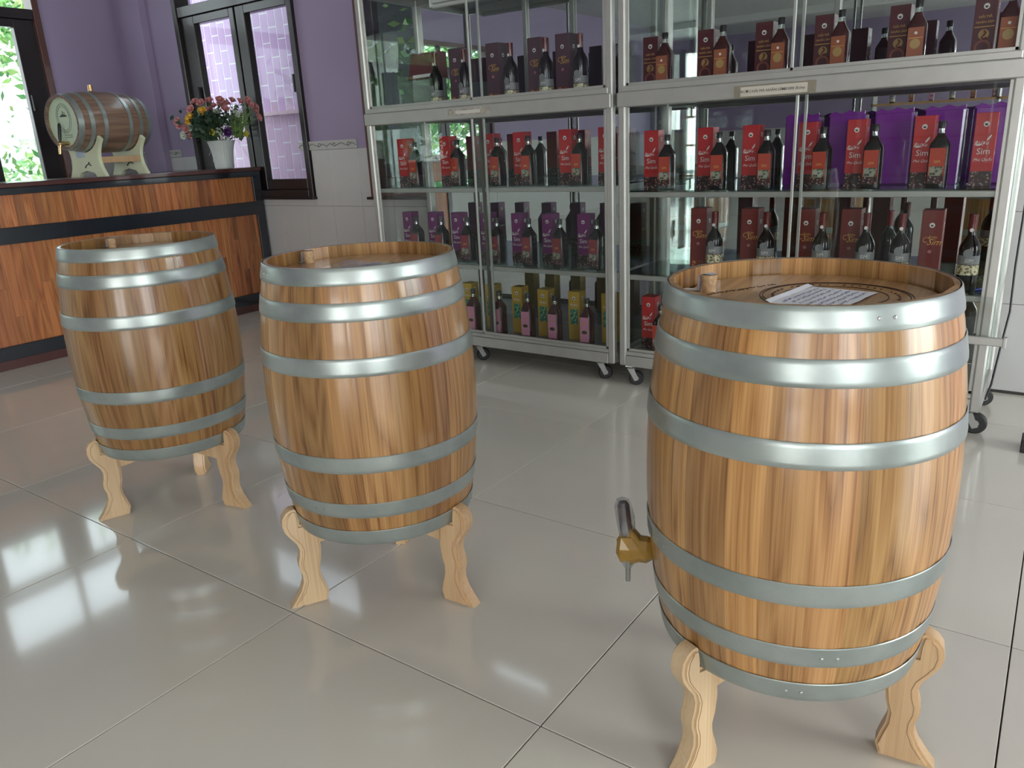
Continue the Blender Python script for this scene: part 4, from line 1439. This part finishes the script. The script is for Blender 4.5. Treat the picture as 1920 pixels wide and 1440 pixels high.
def bottle_square(body, labmat, h_=.245, w_=.067, kind='sim'):
    bh = h_ * .62
    b_ = MB().lathe([(w_ / 2 - .004, 0), (w_ / 2, .004), (w_ / 2, bh), (w_ / 2 * .93, bh + .008), (w_ / 2 * .55, bh + .030), (.0135, bh + .040), (.0125, bh + .046)], 24, 5.0).mesh('bottle', body, True)
    nk = MB().lathe([(.0135, 0), (.0115, .012), (.0115, .026)], 14).mesh('neck', NECK, True)
    cp = MB().lathe([(.0135, 0), (.0138, .024), (.0125, .026)], 14).mesh('cap', CAP, True)
    lw = w_ * .80
    yf = -w_ / 2 - .0004
    kids = [('neck', nk, (0, 0, bh + .040), (0, 0, 0), []), ('cap', cp, (0, 0, bh + .062), (0, 0, 0), [])]
    lab_ = bx(-lw / 2, lw / 2, yf - .0006, yf, .018, bh - .006, labmat)
    lk = []
    if kind == 'sim':
        lk = [('tree_print', bx(-lw / 2 + .004, lw / 2 - .004, yf - .0009, yf - .0006, .046, .080, SCENERY), (0, 0, 0), (0, 0, 0), []),
              ('berry_print', bx(-lw / 2 + .001, lw / 2 - .001, yf - .0010, yf - .0006, .018, .046, BERRY), (0, 0, 0), (0, 0, 0), []),
              ('lettering', SIMLABD, (0, yf - .0010, bh - .060), (PI / 2, 0, 0), [])]
    elif kind == 'pink':
        lk = [('fruit_print', MB().lathe([(.016, 0), (.016, .0005)], 16, 2, 1, .6).mesh('fruit', plain('olive_print', (.05, .05, .02), .5)), (0, yf - .0007, .070), (PI / 2, 0, 0), []),
              ('lettering', SIMLABD, (0, yf - .0010, bh - .045), (PI / 2, 0, 0), [])]
    elif kind == 'maroon':
        lk = [('medallion', MEDAL, (0, yf - .0007, .085), (PI / 2, 0, 0), []), ('emblem', disc(.005, P['white_ink']), (0, yf - .0007, bh - .025), (PI / 2, 0, 0), []),
              ('gold_line', bx(-lw / 2 + .003, lw / 2 - .003, yf - .001, yf - .0006, .104, .106, P['gold_ink']), (0, 0, 0), (0, 0, 0), []),
              ('gold_line', bx(-lw / 2 + .003, lw / 2 - .003, yf - .001, yf - .0006, .030, .032, P['gold_ink']), (0, 0, 0), (0, 0, 0), [])]
    kids.append(('label', lab_, (0, 0, 0), (0, 0, 0), lk))
    return [('bottle', b_, (0, 0, 0), (0, 0, 0), []) if False else ('glass', b_, (0, 0, 0), (0, 0, 0), [])] + kids


def bottle_wine(h_=.280, r_=.0355, cap=CAPR, body=WINE, up=0.0):
    b_ = MB().lathe([(r_ - .003, 0), (r_, .004), (r_, h_ * .56), (r_ * .95, h_ * .60), (r_ * .75, h_ * .655), (.0155, h_ * .72), (.0135, h_ * .76), (.0135, h_ * .80)], 24).mesh('bottle', body, True)
    cp = MB().lathe([(.0145, 0), (.0145, h_ * .19), (.0150, h_ * .195), (.0150, h_ * .215), (.012, h_ * .22)], 16).mesh('capsule', cap, True)
    lower = MB().lathe([(r_ + .0005, .022 + up), (r_ + .0005, .060 + up)], 24, caps=False).mesh('lower', DRIEDF, True)
    upper = MB().lathe([(r_ + .0004, .062 + up), (r_ + .0004, .095 + up)], 24, caps=False).mesh('upper', P['grey_label'], True)
    arch = MB().lathe([(.0165, 0), (.0165, .0006)], 20).mesh('arch', P['grey_label'])
    return [('glass', b_, (0, 0, 0), (0, 0, 0), []), ('capsule', cp, (0, 0, h_ * .78), (0, 0, 0), []),
            ('label', lower, (0, 0, 0), (0, 0, 0), []),
            ('label', upper, (0, 0, 0), (0, 0, 0), [('lettering', VINO, (.004, -r_ - .0011, .070 + up), (PI / 2, 0, 0), [])]),
            ('medallion', arch, (0, -r_ - .0002, .104 + up), (PI / 2, 0, 0), []),
            ('neck_seal', disc(.007, P['white_ink']), (0, -.0150, h_ * .80), (PI / 2, 0, 0), [])]


def put(parent, spec):
    for nm, me, loc, rot, kids in spec:
        o = obj(nm, me, parent, loc, rot)
        put(o, kids)


def put2(parent, spec):
    """thing > part > sub-part; marks of a third step are hung on the part instead."""
    for nm, me, loc, rot, kids in spec:
        o = obj(nm, me, parent, loc, rot)
        for n2, m2, l2, r2, k2 in kids:
            c = obj(n2, m2, o, l2, r2)
            for n3, m3, l3, r3, k3 in k2:
                mat = Matrix.Translation(l2) @ (Matrix.Rotation(r2[2], 4, 'Z') @ Matrix.Rotation(r2[0], 4, 'X')) @ Matrix.Rotation(r3[0], 4, 'X')
                d = obj(n3, m3, o)
                d.matrix_basis = mat @ Matrix.Translation((0, -.0002, 0))


S = dict(
    red=spec_sim(P['red_card']), purple=spec_sim(P['purple_card'], .068, .262), maroon=spec_maroon(), gold=spec_gold(P['wine_card'], .076, .298),
    dusk=spec_gold(P['dusk_card'], .080, .297), yellow=spec_yellow(),
    b_red=bottle_square(WINE, P['orange_label']), b_purple=bottle_square(WINE, P['rose_label'], .250),
    b_maroon=bottle_square(WINER, P['amber_label'], .236, .066, 'maroon'), b_pink=bottle_square(WINER, P['pink_label'], .248, .063, 'pink'),
    b_wine=bottle_wine(), b_wine_tall=bottle_wine(.290, .036, up=.044))
ORD = ['first', 'second', 'third', 'fourth', 'fifth', 'sixth', 'seventh', 'eighth', 'ninth', 'tenth', 'eleventh', 'twelfth', 'thirteenth',
       'fourteenth', 'fifteenth', 'sixteenth', 'seventeenth', 'eighteenth']
desc = dict(red='red sim wine carton', purple='purple sim wine carton', maroon='maroon gold-lettered carton', gold='dark red gold-script carton',
            dusk='plum brown carton', yellow='yellow leaf-picture carton', b_red='bottle with orange-red label',
            b_purple='bottle with rose label', b_maroon='bottle with amber label', b_pink='bottle with pink label',
            b_wine='cream-labelled wine bottle', b_wine_tall='cream-labelled tall wine bottle')


def row(kind_b, kind_k, Bx, bx_, z, where, yb=3.42, yk=3.368, dist=0):
    # cartons: x given is the front left edge
    wd = {'red': .071, 'purple': .068, 'maroon': .071, 'gold': .076, 'dusk': .080, 'yellow': .068}[kind_b]
    for i, x in enumerate(Bx):
        r_ = thing('carton', '%s, %s from left on the %s' % (desc[kind_b], ORD[i], where), 'carton', (x + wd / 2, yb + rnd.uniform(-.008, .012), z), rnd.uniform(-.05, .05),
                   '%ss on the %s' % (desc[kind_b].split(' with')[0], where))
        put2(r_, S[kind_b])
    for i, x in enumerate(bx_):
        r_ = thing('bottle', '%s, %s from left on the %s' % (desc[kind_k], ORD[i], where), 'bottle', (x, yk + rnd.uniform(-.004, .004), z), rnd.uniform(-.10, .06),
                   'bottles on the %s' % where)
        put2(r_, S[kind_k])


row('dusk', 'b_wine', [-2.782, -2.536, -2.288, -2.126], [-2.818 - .02, -2.646, -2.354, -2.144, -1.955], 1.3725, 'top shelf of the left cabinet')
row('red', 'b_red', [-3.21, -2.891, -2.595, -2.401, -2.117, -1.892], [-3.030, -2.724, -2.463, -2.264, -1.970], .9725, 'second shelf of the left cabinet')
row('purple', 'b_purple', [-3.225, -3.034, -2.852, -2.649, -2.441, -2.242, -2.034], [-3.073, -2.885, -2.703, -2.500, -2.289, -2.099, -1.888], .5605, 'third shelf of the left cabinet', 3.43, 3.38)
row('yellow', 'b_pink', [-2.80, -2.640, -2.455, -2.277, -2.087, -1.895], [-2.682, -2.499, -2.312, -2.140, -1.945], .1665, 'bottom shelf of the left cabinet')
row('maroon', 'b_maroon', [-1.661, -1.4, -1.148, -.916, -.644, -.365], [-1.529, -1.269, -1.029, -.802, -.537, -.247], 1.3725, 'top shelf of the right cabinet')
row('red', 'b_red', [-1.649, -1.395, -1.185, -.952, -.763, -.522, -.319], [-1.511, -1.269, -1.063, -.839, -.647, -.419], .9455, 'second shelf of the right cabinet')
row('gold', 'b_wine_tall', [-1.415, -1.179, -.936, -.761, -.46], [-1.278, -1.047, -.818, -.648, -.520, -.281], .5605, 'third shelf of the right cabinet')
row('red', 'b_red', [-1.665, -1.43, -.42], [-1.536, -1.30, -.32], .1665, 'bottom shelf of the right cabinet')

# purple cellophane gift packs behind the red cartons
for i, x in enumerate((-.98, -.80, -.62, -.44, -.27)):
    g = thing('gift_pack', 'shiny purple wrapped gift pack, %s from left behind the red cartons' % ORD[i], 'gift pack', (x, 3.56, .9455), 0, 'purple gift packs behind the red cartons')
    mb = MB().box(-.07, .07, 0, .09, 0, .285, .006)
    for v in mb.bm.verts:
        v.co += Vector((rnd.uniform(-.002, .002), rnd.uniform(-.003, .003), 0))
    obj('wrapping', mb.mesh('wrapping', P['violet_wrap']), g)
    obj('ruffle', MB().poly([(-.07, .285), (-.05, .298), (-.02, .288), (.01, .300), (.04, .290), (.07, .296), (.07, .280), (-.07, .280)], -.002, .003).mesh('ruffle', P['violet_wrap']), g)
# extra dark bottle behind on the third shelf
r_ = thing('bottle', 'plain dark wine bottle standing behind, third shelf of the right cabinet', 'bottle', (-.60, 3.58, .5605))
put2(r_, [('glass', S['b_wine'][0][1], (0, 0, 0), (0, 0, 0), []), ('capsule', S['b_wine'][1][1], (0, 0, .280 * .78), (0, 0, 0), [])])
# open presentation case in the left cabinet, top shelf
oc = thing('presentation_case', 'open dark red gift case with pale lining on the top left shelf', 'case', (-3.02, 3.50, 1.3725), R(-6))
obj('tray', MB().box(-.11, .11, -.01, .05, 0, .172, .003).mesh('tray', plain('pale_satin', (.26, .31, .29), .35)), oc, label='pale satin lining')
obj('lid', MB().poly([(-.13, .175), (-.09, .305), (.11, .305), (.11, .170)], -.02, .06, .002).mesh('lid', plain('deep_red_case', (.12, .008, .016), .45)), oc, label='glossy dark red lid')
obj('edge_strip', bx(-.085, .10, -.023, -.020, .180, .196, WHITEP), oc)
# blue lead on the third shelf
bc = obj('blue_cord', MB().tube([(-.50, 3.40, .566), (-.44, 3.37, .568), (-.36, 3.40, .566), (-.30, 3.36, .572), (-.25, 3.37, .566), (-.22, 3.42, .566)], .0035, 6).mesh('cord', plain('blue_cord', (.03, .04, .28), .4), True))
bc['label'] = 'thin blue cord lying on the third shelf of the right cabinet'
bc['category'] = 'cord'

# ------------------------------------------------------------------ what the mirrors show of the room behind
rk = thing('rear_shelf', 'wooden shelf of bottles reflected in the right cabinet mirror', 'shelf', (-.2, -5.6, 0))
for z in (.5, 1.0, 1.46):
    obj('board', bx(-2.4, 2.4, -.15, .15, z - .03, z, wood('shelf_wood', (.25, .12, .05), (.45, .25, .11), (.55, .33, .16), use_color=False)), rk)
for x_ in (-2.4, -.8, .8, 2.37):
    obj('upright', bx(x_, x_ + .03, -.15, .15, 0, 1.9, ALUD), rk)
for i in range(18):
    r_ = thing('bottle', 'bottle on the rear shelf, %s along it, seen in the mirror' % ORD[i], 'bottle', (-2.4 + .26 * i + .06, -5.6, 1.461), PI, 'bottles on the rear shelf')
    sk = S[['b_wine', 'b_maroon', 'b_pink'][i % 3]]
    put2(r_, sk[:4])
